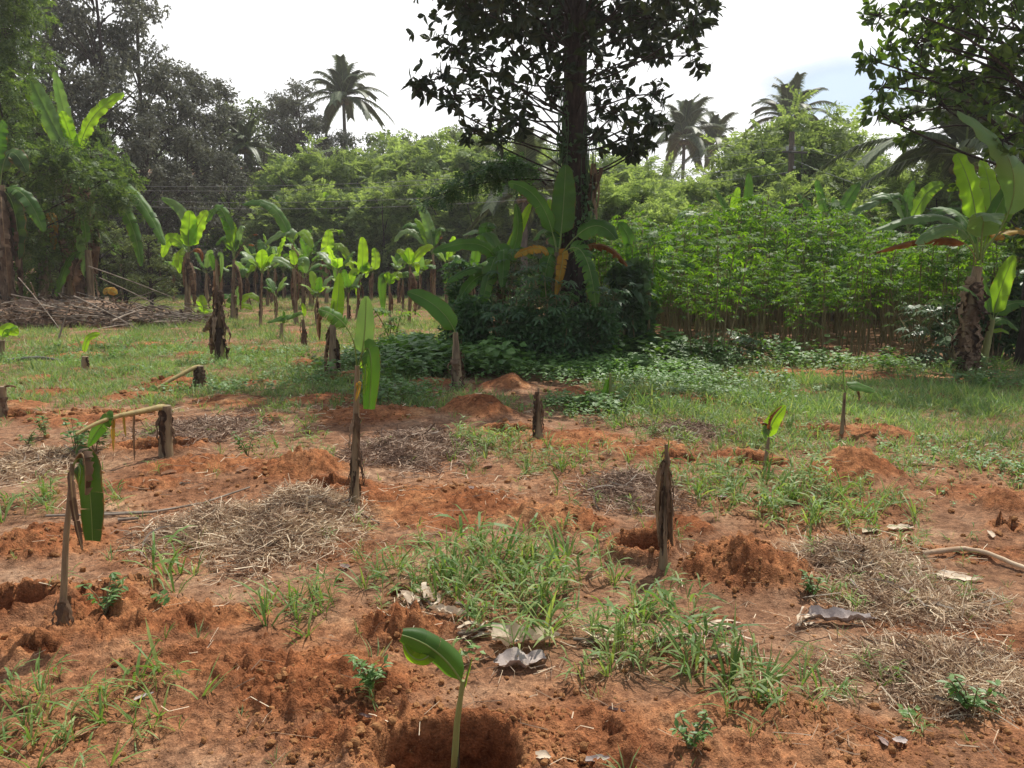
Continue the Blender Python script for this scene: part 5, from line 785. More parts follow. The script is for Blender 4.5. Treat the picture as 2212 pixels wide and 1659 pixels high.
for i, x in enumerate(range(-60, 330, 55)): tree(x, rb.uniform(470, 520), 31 + rb.uniform(-1, 1), 'round', i % 3, 'dark leafy shrub in the shade behind the brushwood heap', name='shrub', cat='shrub', group='shaded shrubs behind the brushwood', wide=1.5)
# far fill so that the horizon is closed
DF = 'deep forest behind the clearing'
for i in range(34): tree(-500 + i * 95 + rb.uniform(-20, 20), rb.uniform(395, 430) if -500 + i * 95 > 450 else rb.uniform(250, 330), 78 + rb.uniform(-4, 6), 'round', i % 3, 'dim distant tree of the deep forest glimpsed between nearer trees', group=DF, wide=1.5)
# ------------------------------------------------------------------ palms
def frond(mb, a, az, el, L, rng, droop=1.0, lw=.075, ll=.95, twist=0.):
    out = np.array([math.cos(az), math.sin(az), 0]); d = out * math.cos(el) + np.array([0, 0, math.sin(el)]); b = a + d * L * .88 + out * L * .10 - np.array([0, 0, droop * L * (.10 + .26 * math.cos(el))]); m_ = a + d * L * .52; t = np.linspace(0, 1, 46); c = bez(a, m_, b, t); tube(mb, c[::3], np.linspace(.035, .006, len(c[::3])), 5, 1, cap=False)
    tg = nrm(np.gradient(c, axis=0)); s = nrm(np.cross(tg, [0, 0, 1.])); u = np.cross(s, tg)
    V = []; Q = []; k = 0
    for i in range(5, 46):
        for sd in (-1, 1):
            for h in (0, .5):
                p = c[i] + (tg[i] * h * L / 45); l = ll * L * .28 * (math.sin(min(1, .25 + t[i]) * 2.6) ** .6) * rng.uniform(.85, 1.1); dd = nrm(s[i] * sd * .8 + tg[i] * .85 + u[i] * .12 + np.array([0, 0, -.22])); e = p + dd * l * .6; f_ = e + nrm(dd + [0, 0, -.9]) * l * .4; w = np.cross(dd, u[i]); w = w / np.linalg.norm(w) * lw * .5
                V += [p - w, p + w, e + w * .8, e - w * .8, f_]; Q += [(k, k + 1, k + 2, k + 3), (k + 3, k + 2, k + 4, k + 4)]; k += 5
    V = np.array(V); Q = np.array(Q); mb.add(V, Q[0::2]); mb.add(V, Q[1::2][:, :3])
def coco(px, py, Y, L, lean, n, seed, label, bottom=None, azs=None, group='coconut palms on the skyline'):
    n = int(n * 1.3); L *= 1.1
    rng = np.random.default_rng(seed); T = pt(px, py, Y); b = np.array([T[0] + lean, Y, hz(T[0] + lean, Y)]); t = thing('coconut_palm', label, 'palm', b, group=group); tr = MB(); A = T - b
    tube(tr, bez([0, 0, -.2], A * .5 + [lean * .25 * -1, 0, 0], A, np.linspace(0, 1, 14)), np.linspace(.2, .12, 14), 9, wob=.06); tr.build('trunk', MAT['bark_g'], t)
    for i in range(n):
        az = i * 2.4 + rng.normal(0, .2) if azs is None else azs[i % len(azs)] + rng.normal(0, .15); e = i / n; fm = MB(); frond(fm, A + [0, 0, .1], az, 1.5 - 1.9 * e + rng.normal(0, .12), L * rng.uniform(.85, 1.1), rng, droop=.5 + .6 * e); fm.build('frond', [MAT['palm'], MAT['midrib']], t, smooth=False)
    nm = MB()
    for i in range(7): a = i * .9; v = iv * [.13, .13, .16] + A + [math.cos(a) * .28, math.sin(a) * .28, -.25]; nm.add(v, jf)
    nm.build('coconut_bunch', MAT['cstem'], t)
coco(742, 215, 66, 3.1, .4, 22, 1, 'lone coconut palm above the treeline left of the big tree')
coco(1478, 302, 66, 3.4, -.5, 22, 2, 'left-hand of the pair of coconut palms right of the big tree')
coco(1540, 318, 70, 3.0, .6, 18, 3, 'lower right-hand of the pair of coconut palms')
coco(1705, 262, 60, 3.0, .2, 22, 4, 'coconut palm with yellowish centre directly behind the utility pole')
coco(2085, 345, 24, 3.3, .6, 15, 5, 'coconut palm behind the overhanging boughs with long drooping fronds')
coco(530, 318, 52, 1.7, .1, 16, 6, 'small bright fan-shaped palm low among the dark hillside trees')
coco(1133, 420, 40, 3.2, 0, 16, 8, 'young palm with stiff grassy fronds behind the left side of the big trunk')
tube_ = MB(); tube(tube_, [[0, 0, -.1], [.02, 0, 3], [0, 0, pt(1396, 300, 60)[2]]], [.14, .1, .06], 8); t = thing('palm_trunk', 'thin bare palm trunk just right of the big tree crown', 'palm', (pt(1396, 400, 60)[0], 60, hz(pt(1396, 400, 60)[0], 60))); tube_.build('trunk', MAT['bark_g'], t)
# ------------------------------------------------------------------ cassava stand
def cassava_mesh(seed, H=2.3, nst=3, nleaf=44, z0=.42):
    rng = np.random.default_rng(seed); st = MB(); lf = MB(); PP = []; DD = []; UU = []
    for s in range(nst):
        e = np.array([rng.normal(0, .22), rng.normal(0, .22), H * rng.uniform(.85, 1.02)]); b = np.array([rng.normal(0, .10), rng.normal(0, .10), -.05]); m_ = (b + e) / 2 + np.array([rng.normal(0, .06), rng.normal(0, .06), 0]); p = bez(b, m_, e, np.linspace(0, 1, 9)); tube(st, p, np.linspace(.016, .007, 9), 6, cap=False)
        for i in range(nleaf // nst):
            t = 1 - (1 - z0) * rng.uniform(0, 1) ** 1.4; c = bez(b, m_, e, np.array([t]))[0]; az = rng.uniform(0, 6.28); pl = rng.uniform(.16, .34); o = np.array([math.cos(az), math.sin(az), rng.uniform(-.2, .6) + (t - .8)]); q = c + nrm(o) * pl; tube(st, [c, c + nrm(o) * pl * .5 + [0, 0, .02], q], .0032, 3, 1, cap=False); PP.append(q); DD.append(np.array([math.cos(az), math.sin(az), -.35 + rng.normal(0, .2)])); UU.append(np.array([math.cos(az) * .35 + rng.normal(0, .2), math.sin(az) * .35 + rng.normal(0, .2), 1]))
    PP, DD, UU = map(np.array, (PP, DD, UU)); fr = frames(nrm(DD), UU); S = rng.uniform(.13, .21, len(PP)); w = rng.uniform(size=len(PP)) < .7
    lf.inst(*PALM7, fr[w], PP[w], S[w]); lf.inst(*PALM5, fr[~w], PP[~w], S[~w]); return st, lf
CV = []
CG = 'cassava plants of the dense stand'
rcs = np.random.default_rng(12)
CLAB = 'tall thin-stemmed cassava plant with bright finger-like leaves in the dense stand at right'
spots = []
for r, y in enumerate(np.arange(13.6, 24, .85)):
    x0 = (1300 - CX) / F * y; x1 = (2085 - CX) / F * y + (.4 if r else 0)
    for x in np.arange(x0, x1, .66): spots.append((x + rcs.normal(0, .14), y + rcs.normal(0, .17) + .25 * math.sin(x * 1.3)))
for i, (x, y) in enumerate(spots):
    s = (.42 + .03 * (y - 13.5) + .78 * float(fbm(x * .55, y * .55, 7, 2)) + rcs.normal(0, .08)) ; v = i % 8
    loc = (x, y, hz(x, y))
    if i < 8:
        st, lf = cassava_mesh(50 + i, 2.3, 3 + i % 3, 62 + 8 * (i % 3), [.55, .46, .6, .42][i % 4]); t = thing('cassava_plant', CLAB, 'cassava plant', loc, rcs.uniform(0, 6.28), CG, s); st.build('stem', MAT['cstem'], t); lf.build('foliage', MAT['cass'], t, smooth=False); CV.append(t)
    else: dup(CV[v], loc, rcs.uniform(0, 6.28), s)
def small_cassava(px, py, H, label, seed, mat='cass_p', nst=4, nl=34, z0=.25):
    B = gnd(px, py); t = thing('cassava_plant', label, 'cassava plant', B); st, lf = cassava_mesh(seed, H, nst, nl, z0); st.build('stem', MAT['cstem'], t); lf.build('foliage', MAT[mat], t, smooth=False)
MAT['cass_p'] = leafmat('pale_cassava_leaf', G3((.09, .16, .07), (.14, .22, .10), (.19, .28, .14)), tr=(1.1, 1.2, .6), trans=.3, gloss=.14, rough=.35)
small_cassava(1572, 782, .45, 'small pale cassava plant at the front foot of the stand', 201)
small_cassava(1985, 785, .95, 'pale bushy cassava plant standing out before the stand at right', 202, nst=5, nl=60)
small_cassava(2030, 790, .8, 'pale cassava plant close left of the large peeling banana', 203, nst=3, nl=30)
small_cassava(848, 745, .7, 'solitary young cassava plant in the grass left of the bushes', 204, 'cass')
for i, (px, py, h, l) in enumerate([(1060, 775, 1.5, 'shaded cassava plant in the bushes left of the big tree, nearer the left end'), (1120, 782, 1.75, 'tallest shaded cassava plant in the bushes before the big tree'), (1165, 786, 1.5, 'shaded cassava plant among brown stems before the big trunk'), (1225, 790, 1.1, 'low shaded cassava plant right at the foot of the big trunk'), (1270, 786, 1.2, 'shaded cassava plant between the trunk and the vine-covered bush'), (1095, 790, .9, 'low dark cassava plant at the front of the bushes left of the trunk')]): small_cassava(px, py, h, l, 210 + i, 'under', 5, 80, .15)
# ------------------------------------------------------------------ bushes under the big tree
def bush(px, py, w, top, leaf, mat, size, n, label, seed, name='bush', dd=.6):
    B = gnd(px, py); rng = np.random.default_rng(seed); k = B[1] / F; h = pt(px, top, B[1])[2] - B[2]; W = w * k; t = thing(name, label, 'bush', B, group='bushes under the big tree'); st = MB(); cr = MB(); m = 16
    for i in range(m):
        z = h * rng.uniform(.12, .9); rad = W * (.95 - .5 * (z / h) ** 2); az = rng.uniform(0, 6.28); ro = rad * rng.uniform(.2, .85); c = np.array([math.cos(az) * ro, math.sin(az) * ro * dd, z]); r = rng.uniform(.28, .45) * W + .08; limb(st, [rng.normal(0, .1), rng.normal(0, .1), 0], c, .016, .005, rng); fill(cr, c, (r, r * .8, r * .85), int(1.6 * n) // m, leaf, size, rng, 'single', up=.6, droop=.3)
    st.build('stem', MAT['cstem'], t); cr.build('foliage', MAT[mat], t, smooth=False)
bush(1350, 776, 56, 560, HEART, 'heart', .17, 1000, 'tall dome of dark heart-shaped vine leaves right of the big trunk', 1)
bush(1382, 770, 42, 640, HEART, 'heart', .16, 500, 'lower mound of vine leaves at the edge of the cassava', 2)
bush(990, 778, 40, 600, LEAF4, 'under', .10, 1700, 'small-leaved dark bush at the left end of the undergrowth', 3)
bush(1035, 786, 55, 640, LEAF4, 'under', .10, 1800, 'low dark bush behind the plant with the raised leaf', 4)
bush(1120, 792, 65, 660, LEAF4, 'under', .11, 1800, 'low dark bush in front of the shaded cassava', 5)
bush(1200, 795, 65, 670, LEAF4, 'under', .11, 1800, 'low dark bush in front of the trunk', 6)
bush(1275, 792, 60, 650, LEAF4, 'under', .11, 1600, 'low dark bush joining the trunk to the vine-leaf dome', 7)
bush(1000, 740, 46, 560, HEART, 'under', .13, 1200, 'tall vine-draped bush behind the left bananas', 8)
bush(1180, 744, 90, 590, LEAF4, 'under', .12, 1600, 'bush of brown-stemmed undergrowth right behind the shaded cassava', 9)
bush(2055, 772, 60, 640, LEAF4, 'under', .12, 1300, 'dark bush filling the shade left of the large right banana', 31)
bush(2150, 768, 60, 590, HEART, 'under', .14, 1300, 'dark bush right behind the large banana and its offshoot', 32)
bush(2235, 772, 60, 600, LEAF4, 'under', .12, 1300, 'dark bush at the right frame edge behind the offshoot', 33)
# light overhanging fronds left of trunk
t = thing('feathery_bough', 'dark feathery bough hanging across the light trees left of the big trunk', 'bough', Bt); bo = MB(); br_ = np.random.default_rng(3); lm = MB()
for (a, b) in [((1230, 395), (900, 440)), ((1230, 395), (1000, 380)), ((1150, 400), (950, 425)), ((1180, 400), (1060, 360))]:
    A, E = pt(*a, Yt + 1.) - Bt, pt(*b, Yt + .4) - Bt; m_ = (A + E) / 2 + [0, 0, .2]; tube(lm, bez(A, m_, E, np.linspace(0, 1, 8)), np.linspace(.02, .005, 8), 5, cap=False)
    for p in bez(A, m_, E, np.linspace(.35, 1, 20)): fill(bo, p, (.14, .2, .08), 5, PIN, .24, br_, 'single', up=.9, droop=.2)
lm.build('branch', MAT['bark'], t); bo.build('foliage', MAT['under'], t, smooth=False)
# ------------------------------------------------------------------ pole and wires
Yp = 29.; Pb = np.array([pt(1709, 500, Yp)[0], Yp, 0]); Pb[2] = hz(Pb[0], Yp); top = pt(1711, 285, Yp) - Pb
t = thing('utility_pole', 'grey utility pole with a steel crossarm behind the cassava stand', 'utility pole', Pb); m = MB(); tube(m, [[0, 0, -.1], top * .5, top], [.13, .115, .09], 10); m.build('post', MAT['pole'], t)
def pw(px, py, Y=Yp): return pt(px, py, Y) - Pb
def box(mb, c, s, rz=0):
    v = np.array([[x, y, z] for x in (-1, 1) for y in (-1, 1) for z in (-1, 1)]) * np.array(s) / 2; cz, sz = math.cos(rz), math.sin(rz); v = v @ np.array([[cz, sz, 0], [-sz, cz, 0], [0, 0, 1]]) + c
    mb.add(v, np.array([(0, 1, 3, 2), (4, 6, 7, 5), (0, 4, 5, 1), (2, 3, 7, 6), (0, 2, 6, 4), (1, 5, 7, 3)]))
m = MB(); box(m, pw(1714, 330) + [0, -.13, 0], (.95, .07, .07), .25); m.build('crossarm', MAT['metal'], t)
for (x, y) in ((1698, 326), (1714, 326), (1730, 326)):
    m = MB(); c = pw(x, y) + [0, -.13, 0]; tube(m, [c + [0, 0, -.01], c + [0, 0, .04], c + [0, 0, .09], c + [0, 0, .13]], [.03, .05, .035, .045], 8); m.build('insulator', MAT['porc'], t)
m = MB(); box(m, pw(1704, 377) + [-.05, -.1, 0], (.42, .06, .09), -.3); m.build('bracket', MAT['metal'], t)
m = MB(); c = pw(1713, 365) + [0, -.13, 0]; tube(m, [c, c + [0, 0, .08]], [.05, .04], 8); m.build('insulator', MAT['porc'], t)
m = MB(); c = bez(pw(1732, 332), pw(1728, 400) + [0, -.1, 0], pw(1718, 480), np.linspace(0, 1, 10)); tube(m, c, .014, 5); m.build('stay_cable', MAT['metal'], t)
WG = 'overhead wires'
def wire(a, ya, b, yb, sag, label, r=.0072):
    A, Bq = pt(*a, ya), pt(*b, yb); u = np.linspace(0, 1, 40)[:, None]; P = A * (1 - u) + Bq * u - np.array([0, 0, 1]) * (4 * sag * u * (1 - u)); m = MB(); tube(m, P - A, r, 5); o = m.build('power_line', MAT['wire']); o.location = A; tag(o, label, 'wire', WG)
wire((1698, 318), Yp - .1, (-160, 384), 33, .75, 'topmost overhead wire running left from the pole across the feathery trees')
wire((1714, 319), Yp - .1, (-160, 390), 33.3, .85, 'overhead wire close under the topmost one, left of the pole')
wire((1700, 352), Yp - .1, (-160, 402), 33, .95, 'third overhead wire left of the pole, passing behind the grove leaves')
wire((1704, 372), Yp - .1, (-160, 412), 33, .95, 'lowest overhead wire left of the pole')
wire((1730, 318), Yp - .1, (2400, 452), 25, .12, 'upper overhead wire sloping down right from the pole crossarm')
wire((1716, 346), Yp - .1, (2300, 540), 20, .12, 'lower overhead wire sloping down right from the pole towards the large banana', .008)
# ------------------------------------------------------------------ brushwood, sticks, litter
BB = gnd(205, 704); t = thing('brushwood_heap', 'long heap of cut brown sticks and dry branches under the left bananas', 'brushwood heap', BB); rbk = np.random.default_rng(14); m = MB(); lit = MB(); k = BB[1] / F
for i in range(520):
    x = rbk.uniform(-250, 190) * k; env = (.6 * sstep(2.9, -1.2, x) + .08) * (1 - .25 * sstep(-1.5, -3.2, x)); y = rbk.uniform(-.8, 2.6); z = rbk.uniform(0.02, .85) * env; L = rbk.uniform(.5, 2.6); az = rbk.normal(0, .5); el = rbk.normal(-.10, .2); d = np.array([math.cos(az) * math.cos(el), math.sin(az), math.sin(el)]); a = np.array([x, y, z]) - d * L / 2; b = a + d * L; a[2] = max(a[2], .01); b[2] = max(b[2], .01); tube(m, bez(a, (a + b) / 2 + rbk.normal(0, .06, 3), b, np.linspace(0, 1, 5)), np.linspace(rbk.uniform(.008, .022), .005, 5), 5, cap=False)
m.build('sticks', MAT['stick'], t, smooth=True)
n = 1500; x = rbk.uniform(-255, 190, n) * k; y = rbk.uniform(-.9, 2.6, n); env = (.8 * sstep(2.9, -1.2, x) + .08); P = np.stack([x, y, rbk.uniform(.02, .8, n) * env], -1); lit.inst(*LEAF4, frames(rdir(n, rbk) * [1, 1, .4], rdir(n, rbk)), P, rbk.uniform(.08, .3, n)); lit.build('dry_leaves', MAT['sheath'], t, smooth=False)
g = np.linspace(-1, 1, 30); U, V = np.meshgrid(g, g, indexing='ij'); X = U * 2.9 - .3; Yv = V * 1.5 + 1.0; Z = (.62 * sstep(2.4, -1.2, X) + .05) * np.sqrt(np.clip(1 - V ** 2, 0, 1)) * sstep(1, .9, np.abs(U)) * (.6 + .8 * fbm(X * 2, Yv * 2, 3, 3)) - .06; i = (np.arange(29) * 30)[:, None]; j = np.arange(29)[None]; m = MB(); m.add(np.stack([X, Yv, Z], -1).reshape(-1, 3), np.stack([i + j, i + 30 + j, i + 31 + j, i + j + 1], -1).reshape(-1, 4)); m.build('leaf_mould', MAT['straw_core'], t)
def stick_thing(a, ya, b, yb, r, label, mat='stick', mid=None):
    A, Bq = pt(*a, ya), pt(*b, yb); M_ = pt(*mid, (ya + yb) / 2) if mid else (A + Bq) / 2 + np.array([0, 0, .03]); m = MB(); tube(m, bez(A, M_, Bq, np.linspace(0, 1, 9)) - A, np.linspace(r, r * .6, 9), 7, wob=.1); t = thing('dead_branch', label, 'branch', A, group='loose dead branches'); m.build('wood', MAT[mat], t)
def gy(px, py): return gnd(px, py)[1]
stick_thing((125, 738), gy(125, 738), (153, 654), gy(125, 738) + .2, .02, 'short stick stuck upright in the ground before the brushwood')
stick_thing((66, 610), 20.5, (95, 690), gy(90, 706), .016, 'pale leaning branch at the left end of the brushwood')
stick_thing((190, 575), 22.5, (385, 648), 22.8, .016, 'long branch sloping right off the top of the brushwood')
stick_thing((215, 600), 21, (420, 700), gy(420, 706), .013, 'long thin branch trailing down to the right end of the brushwood')
stick_thing((160, 640), 21, (300, 712), gy(300, 716), .02, 'dark branch lying down the front of the brushwood')
stick_thing((40, 600), 21, (130, 712), gy(130, 718), .015, 'branch crossing the brushwood at the far left')
stick_thing((240, 695), gy(240, 714), (312, 668), 21, .028, 'pale stout branch at the front of the brushwood')
stick_thing((10, 781), gy(10, 784), (142, 783), gy(142, 788), .035, 'grey curved pipe lying in the grass at left', 'hose', (80, 773))
def ground_leaf(px, py, L, W, az, curl, mat, label, name='fallen_leaf', cat='fallen leaf', seed=None, lift=.012, nl=9, group=None, crump=.05):
    """dry leaf lying on the ground; L and W in photo pixels"""
    B = gnd(px, py); k = B[1] / F; L *= k; W *= k; rng = np.random.default_rng(seed or int(px * 3 + py)); nw = 7; U = np.linspace(0, 1, nl); S = np.linspace(-1, 1, nw); d = np.array([math.cos(az), math.sin(az)]); s = np.array([-d[1], d[0]]); V = []
    for u in U:
        w = W / 2 * min(1, (u / .12 + .05)) ** .5 * math.sqrt(max(0.02, 1 - max(0, (u - .4) / .62) ** 2))
        for q in S:
            p = d * (u - .5) * L + s * q * w * (1 - .25 * curl * abs(q)); e_ = 1 + .35 * (float(vn(u * 9 + px, q * 2 + py, 3)) - .5) * abs(q); V.append([B[0] * 0 + p[0] * e_, p[1] * e_, curl * w * q * q * .9 + curl * .25 * L * (u - .5) ** 2 + (float(fbm(u * L / max(W, .01) * 4 + px, q * 2.2 + py, 5, 2)) - .5) * crump * 6 * w + .025 * w * math.sin(q * 14)])
    V = np.array(V); V[:, 2] += terrain(B[0] + V[:, 0], B[1] + V[:, 1])[0] - B[2] + lift; i = (np.arange(nl - 1) * nw)[:, None]; j = np.arange(nw - 1)[None]; f = np.stack([i + j, i + j + 1, i + nw + j + 1, i + nw + j], -1).reshape(-1, 4)
    m = MB(); m.add(V, f); o = m.build(name, MAT[mat]); o.location = B; return tag(o, label, cat, group)
FG = 'fallen dry leaves'; DG = 'dead banana leaves on the ground'
MAT['purple'] = solidmat('brown_leaf', [(.2, (.13, .08, .065)), (.5, (.26, .18, .15)), (.8, (.4, .3, .26))], 9, .7, bump=.5)
MAT['greyleaf'] = solidmat('grey_leaf', [(.2, (.24, .185, .155)), (.5, (.44, .37, .33)), (.8, (.6, .53, .48))], 9, .75, bump=.6)
for q in [(365, 1025, 32, 18, .2, .3, 'dryleaf', 'pinkish fallen leaf on the bare soil below the folded stump'), (524, 1018, 26, 16, .4, .3, 'dryleaf', 'orange fallen leaf on the soil right of the pinkish one'), (655, 955, 22, 14, .3, .3, 'dryleaf', 'orange fallen leaf on dark soil by a small grass tuft'), (530, 1242, 44, 26, .3, .25, 'dryleaf', 'reddish fallen leaf at the near edge of the straw heap'), (743, 1230, 30, 20, 2.4, .5, 'purple', 'purplish curled leaf on the soil left of the grass patch'), (1055, 985 + 25, 26, 20, .8, .5, 'dryleaf', 'tan leaf standing on edge beyond the front grass patch'), (1130, 995, 22, 14, .3, .3, 'dryleaf', 'orange leaf in the grass below the pointed stub'), (1228, 1000, 22, 12, -.5, .4, 'dryleaf', 'bright orange leaf in the short grass right of centre'), (1020, 1060, 34, 18, .3, .5, 'purple', 'dark curled leaf on the trampled soil in the centre'), (1385, 1310, 34, 22, .2, .2, 'dryleaf', 'flat tan leaf behind the bright tuft at right of centre'), (2125, 1442, 46, 30, 2.6, .25, 'dryleaf', 'orange-brown leaf on the straw mat at far right'), (2060, 1252, 74, 44, -.5, .25, 'paleleaf', 'large pale veined leaf below the bent dry stalk'), (2112, 1258, 30, 18, .3, .6, 'paleleaf', 'small pale curled leaf beside the large veined one'), (1905, 1605, 40, 20, 1.8, .4, 'purple', 'brown leaf on bare soil in the bottom right'), (1945, 1610, 34, 24, .4, .4, 'greyleaf', 'pale grey leaf next to the brown one in the bottom right'), (1330, 1545, 44, 18, -.4, .9, 'purple', 'rolled purplish leaf lying under the front grass at right of centre'), (1290, 1650, 60, 26, .2, .6, 'greyleaf', 'whitish dry leaf cut by the bottom edge'), (1175, 1648, 40, 22, .4, .6, 'paleleaf', 'pale dry leaf at the bottom edge right of the sucker'), (790, 1556, 32, 14, -.2, .8, 'purple', 'small curled brown pod-like leaf on soil left of the sucker'), (312, 1512, 44, 18, .8, .5, 'greyleaf', 'grey leaf half under grass in the bottom left'), (180, 1590, 34, 20, 1., .4, 'dryleaf', 'pinkish leaf in the grass in the bottom left'), (400, 1050, 24, 10, .8, .9, 'stick', 'rolled dry leaf tube on the soil left of the straw heap'), (2140, 1160, 34, 14, 1.3, .6, 'paleleaf', 'pale twisted leaf on the red soil at the right edge'), (1945, 1145, 60, 30, .1, .3, 'paleleaf', 'whitish crumpled leaf in the grass above the straw heap'), (1880, 1150, 40, 24, .3, .3, 'paleleaf', 'small whitish leaf left of the crumpled one above the straw heap'), (1660, 1080, 36, 14, .3, .4, 'greyleaf', 'grey leaf lying in grass near the rusty-leaved sucker'), (1560, 1078, 24, 12, .3, .5, 'greyleaf', 'small pale leaf in the grass left of the grey one'), (1990, 1005, 50, 16, .1, .5, 'paleleaf', 'pale scraps of leaf in the weeds at right')]: ground_leaf(*q, group=FG)
BIG = {(1135, 1392), (1125, 1440), (1815, 1350), (975, 1335)}
def shred(px, py, L, W, az, curl, mat, label):
    """torn banana leaf: a midrib with curling ribbons"""
    B = gnd(px, py); k = B[1] / F; L *= k; W *= k; rng = np.random.default_rng(int(px * 3 + py)); d = np.array([math.cos(az), math.sin(az)]); s = np.array([-d[1], d[0]]); m = MB(); nr = 6
    tr_ = lambda p: terrain(B[0] + p[:, 0], B[1] + p[:, 1])[0] - B[2]
    for i in range(nr):
        o = ((i + .5) / nr - .5) * W + rng.normal(0, .1) * W; l = L * rng.uniform(.3, 1.05); c0 = rng.uniform(-.5, .5) * (L - l); w = W / nr * rng.uniform(.7, 1.6); u = np.linspace(-.5, .5, 13); ph, ph2 = rng.uniform(0, 6, 2); bend = rng.normal(0, .22) * L
        p = d[None] * (c0 + u * l)[:, None] + s[None] * (o + bend * (u * u * 4 - .3) + .05 * W * np.sin(u * 9 + ph))[:, None]; z = tr_(p) + .012 + curl * .022 * (1 + np.sin(u * 7 + ph)) * rng.uniform(.2, 1) + .006 * i
        tw = rng.normal(0, .5) + .6 * np.sin(u * 5 + ph2) * curl; ww = w * (1 - np.abs(u * 2) ** 4 * .8) * (.55 + .9 * rng.uniform(0, 1, 13)); V = []
        for j in (-1, 0, 1): q = p + s[None] * (j * ww * np.cos(tw))[:, None]; V.append(np.column_stack([q, z + np.abs(j * ww * np.sin(tw)) * (1 if j else 0) * .9 + (.12 * w if j == 0 else 0) * rng.choice([-1, 1])]))
        V = np.stack(V, 1).reshape(-1, 3); g = np.arange(12)[:, None] * 3 + np.arange(2)[None]; f = np.stack([g, g + 1, g + 4, g + 3], -1).reshape(-1, 4); m.add(V, f)
    t = thing('dead_banana_leaf', label, 'dead leaf', B, group=DG); m.build('blade', MAT[mat], t); m = MB(); u = np.linspace(-.5, .55, 8); p = d[None] * (u * L)[:, None] + s[None] * (.08 * L * np.sin(u * 3 + az))[:, None]; tube(m, np.column_stack([p, tr_(p) + .02]), np.linspace(.008, .003, 8), 6, wob=.1); m.build('midrib', MAT['stick'], t)
for q in [(890, 1312, 70, 40, 2.3, .8, 'paleleaf', 'pale curled strip of dead banana leaf at the left of the front grass patch'), (925, 1300, 80, 30, 2.0, 1.0, 'paleleaf', 'upright folded strip of dead banana leaf in the grass'), (975, 1335, 110, 34, -.4, .7, 'paleleaf', 'tan twisted dead banana leaf in front of the grass patch'), (1135, 1392, 150, 66, .1, .6, 'paleleaf', 'broad tan ribbed dead banana leaf right of the sucker'), (1030, 1375, 90, 34, .3, .7, 'paleleaf', 'narrow tan dead banana leaf between the sucker and the ribbed one'), (1125, 1440, 120, 66, .2, .5, 'greyleaf', 'greyish crumpled dead banana leaf lying on soil'), (1300, 1390, 130, 30, -.1, .6, 'paleleaf', 'whitish shredded dead banana leaf behind the sparse grass'), (1460, 1388, 120, 26, .1, .6, 'paleleaf', 'torn whitish dead banana leaf along the straw right of centre'), (1550, 1372, 120, 24, .2, .7, 'paleleaf', 'long torn dead banana leaf pointing to the grey one'), (1815, 1350, 150, 46, -.1, .8, 'greyleaf', 'grey-purple folded dead banana leaf in front of the red mound'), (1740, 1352, 80, 26, .6, .7, 'paleleaf', 'white dead banana leaf tip left of the folded grey one'), (1570, 1425, 90, 18, .2, .6, 'paleleaf', 'thin pale dead leaf strip on the straw'), (1020, 1320, 80, 18, -.5, .7, 'paleleaf', 'slim brown-tipped dead leaf under the tall grass')]: (ground_leaf(*q, name='dead_banana_leaf', cat='dead leaf', group=DG, crump=.16, nl=26, lift=.02) if (q[0], q[1]) in BIG else shred(*q))
def lay(pp, r, label, mat='stick', name='dry_stalk'):
    P = np.array([gnd(*q) for q in pp]); P[:, 2] += r + .008; n = 4 * len(P); Q = np.array([np.interp(np.linspace(0, len(P) - 1, n), np.arange(len(P)), P[:, j]) for j in range(3)]).T; m = MB(); tube(m, Q - P[0], np.linspace(r, r * .7, n), 7, wob=.15); o = m.build(name, MAT[mat]); o.location = P[0]; tag(o, label, 'dry stalk', 'dry stalks on the ground')
lay([(1990, 1206), (2080, 1194), (2130, 1208), (2200, 1232), (2230, 1240)], .015, 'pale bent dry banana stalk lying at the right edge', 'straw')
lay([(495, 1186), (530, 1198), (556, 1206)], .014, 'short pale stick on the near side of the straw heap', 'paleleaf')
lay([(215, 1115), (330, 1112), (440, 1092), (540, 1058)], .009, 'long thin brown stick running into the straw heap from the left')
lay([(100, 1120), (240, 1117), (320, 1113)], .009, 'straight thin stick on the soil behind the leaning stem')
lay([(255, 1130), (300, 1126)], .011, 'short thick stick close to the folded green leaf')
lay([(735, 1088), (790, 1120), (820, 1135)], .006, 'thin twig on the bare soil right of the pale-leaved sucker')
lay([(300, 1163), (330, 1133)], .007, 'thin pale twig left of the straw heap', 'paleleaf')
# yellow leaf on the brushwood
B = pt(236, 634, 21.); t = thing('yellow_leaf', 'fallen bright yellow banana leaf lying on the brushwood', 'fallen leaf', B); q = 21. / F
leaf_part(t, [-18 * q, .1, .02], [0, 0, .1], [20 * q, -.1, -.02], 24 * q, 'y', 5, n=(0, -.8, .6), pet=0)
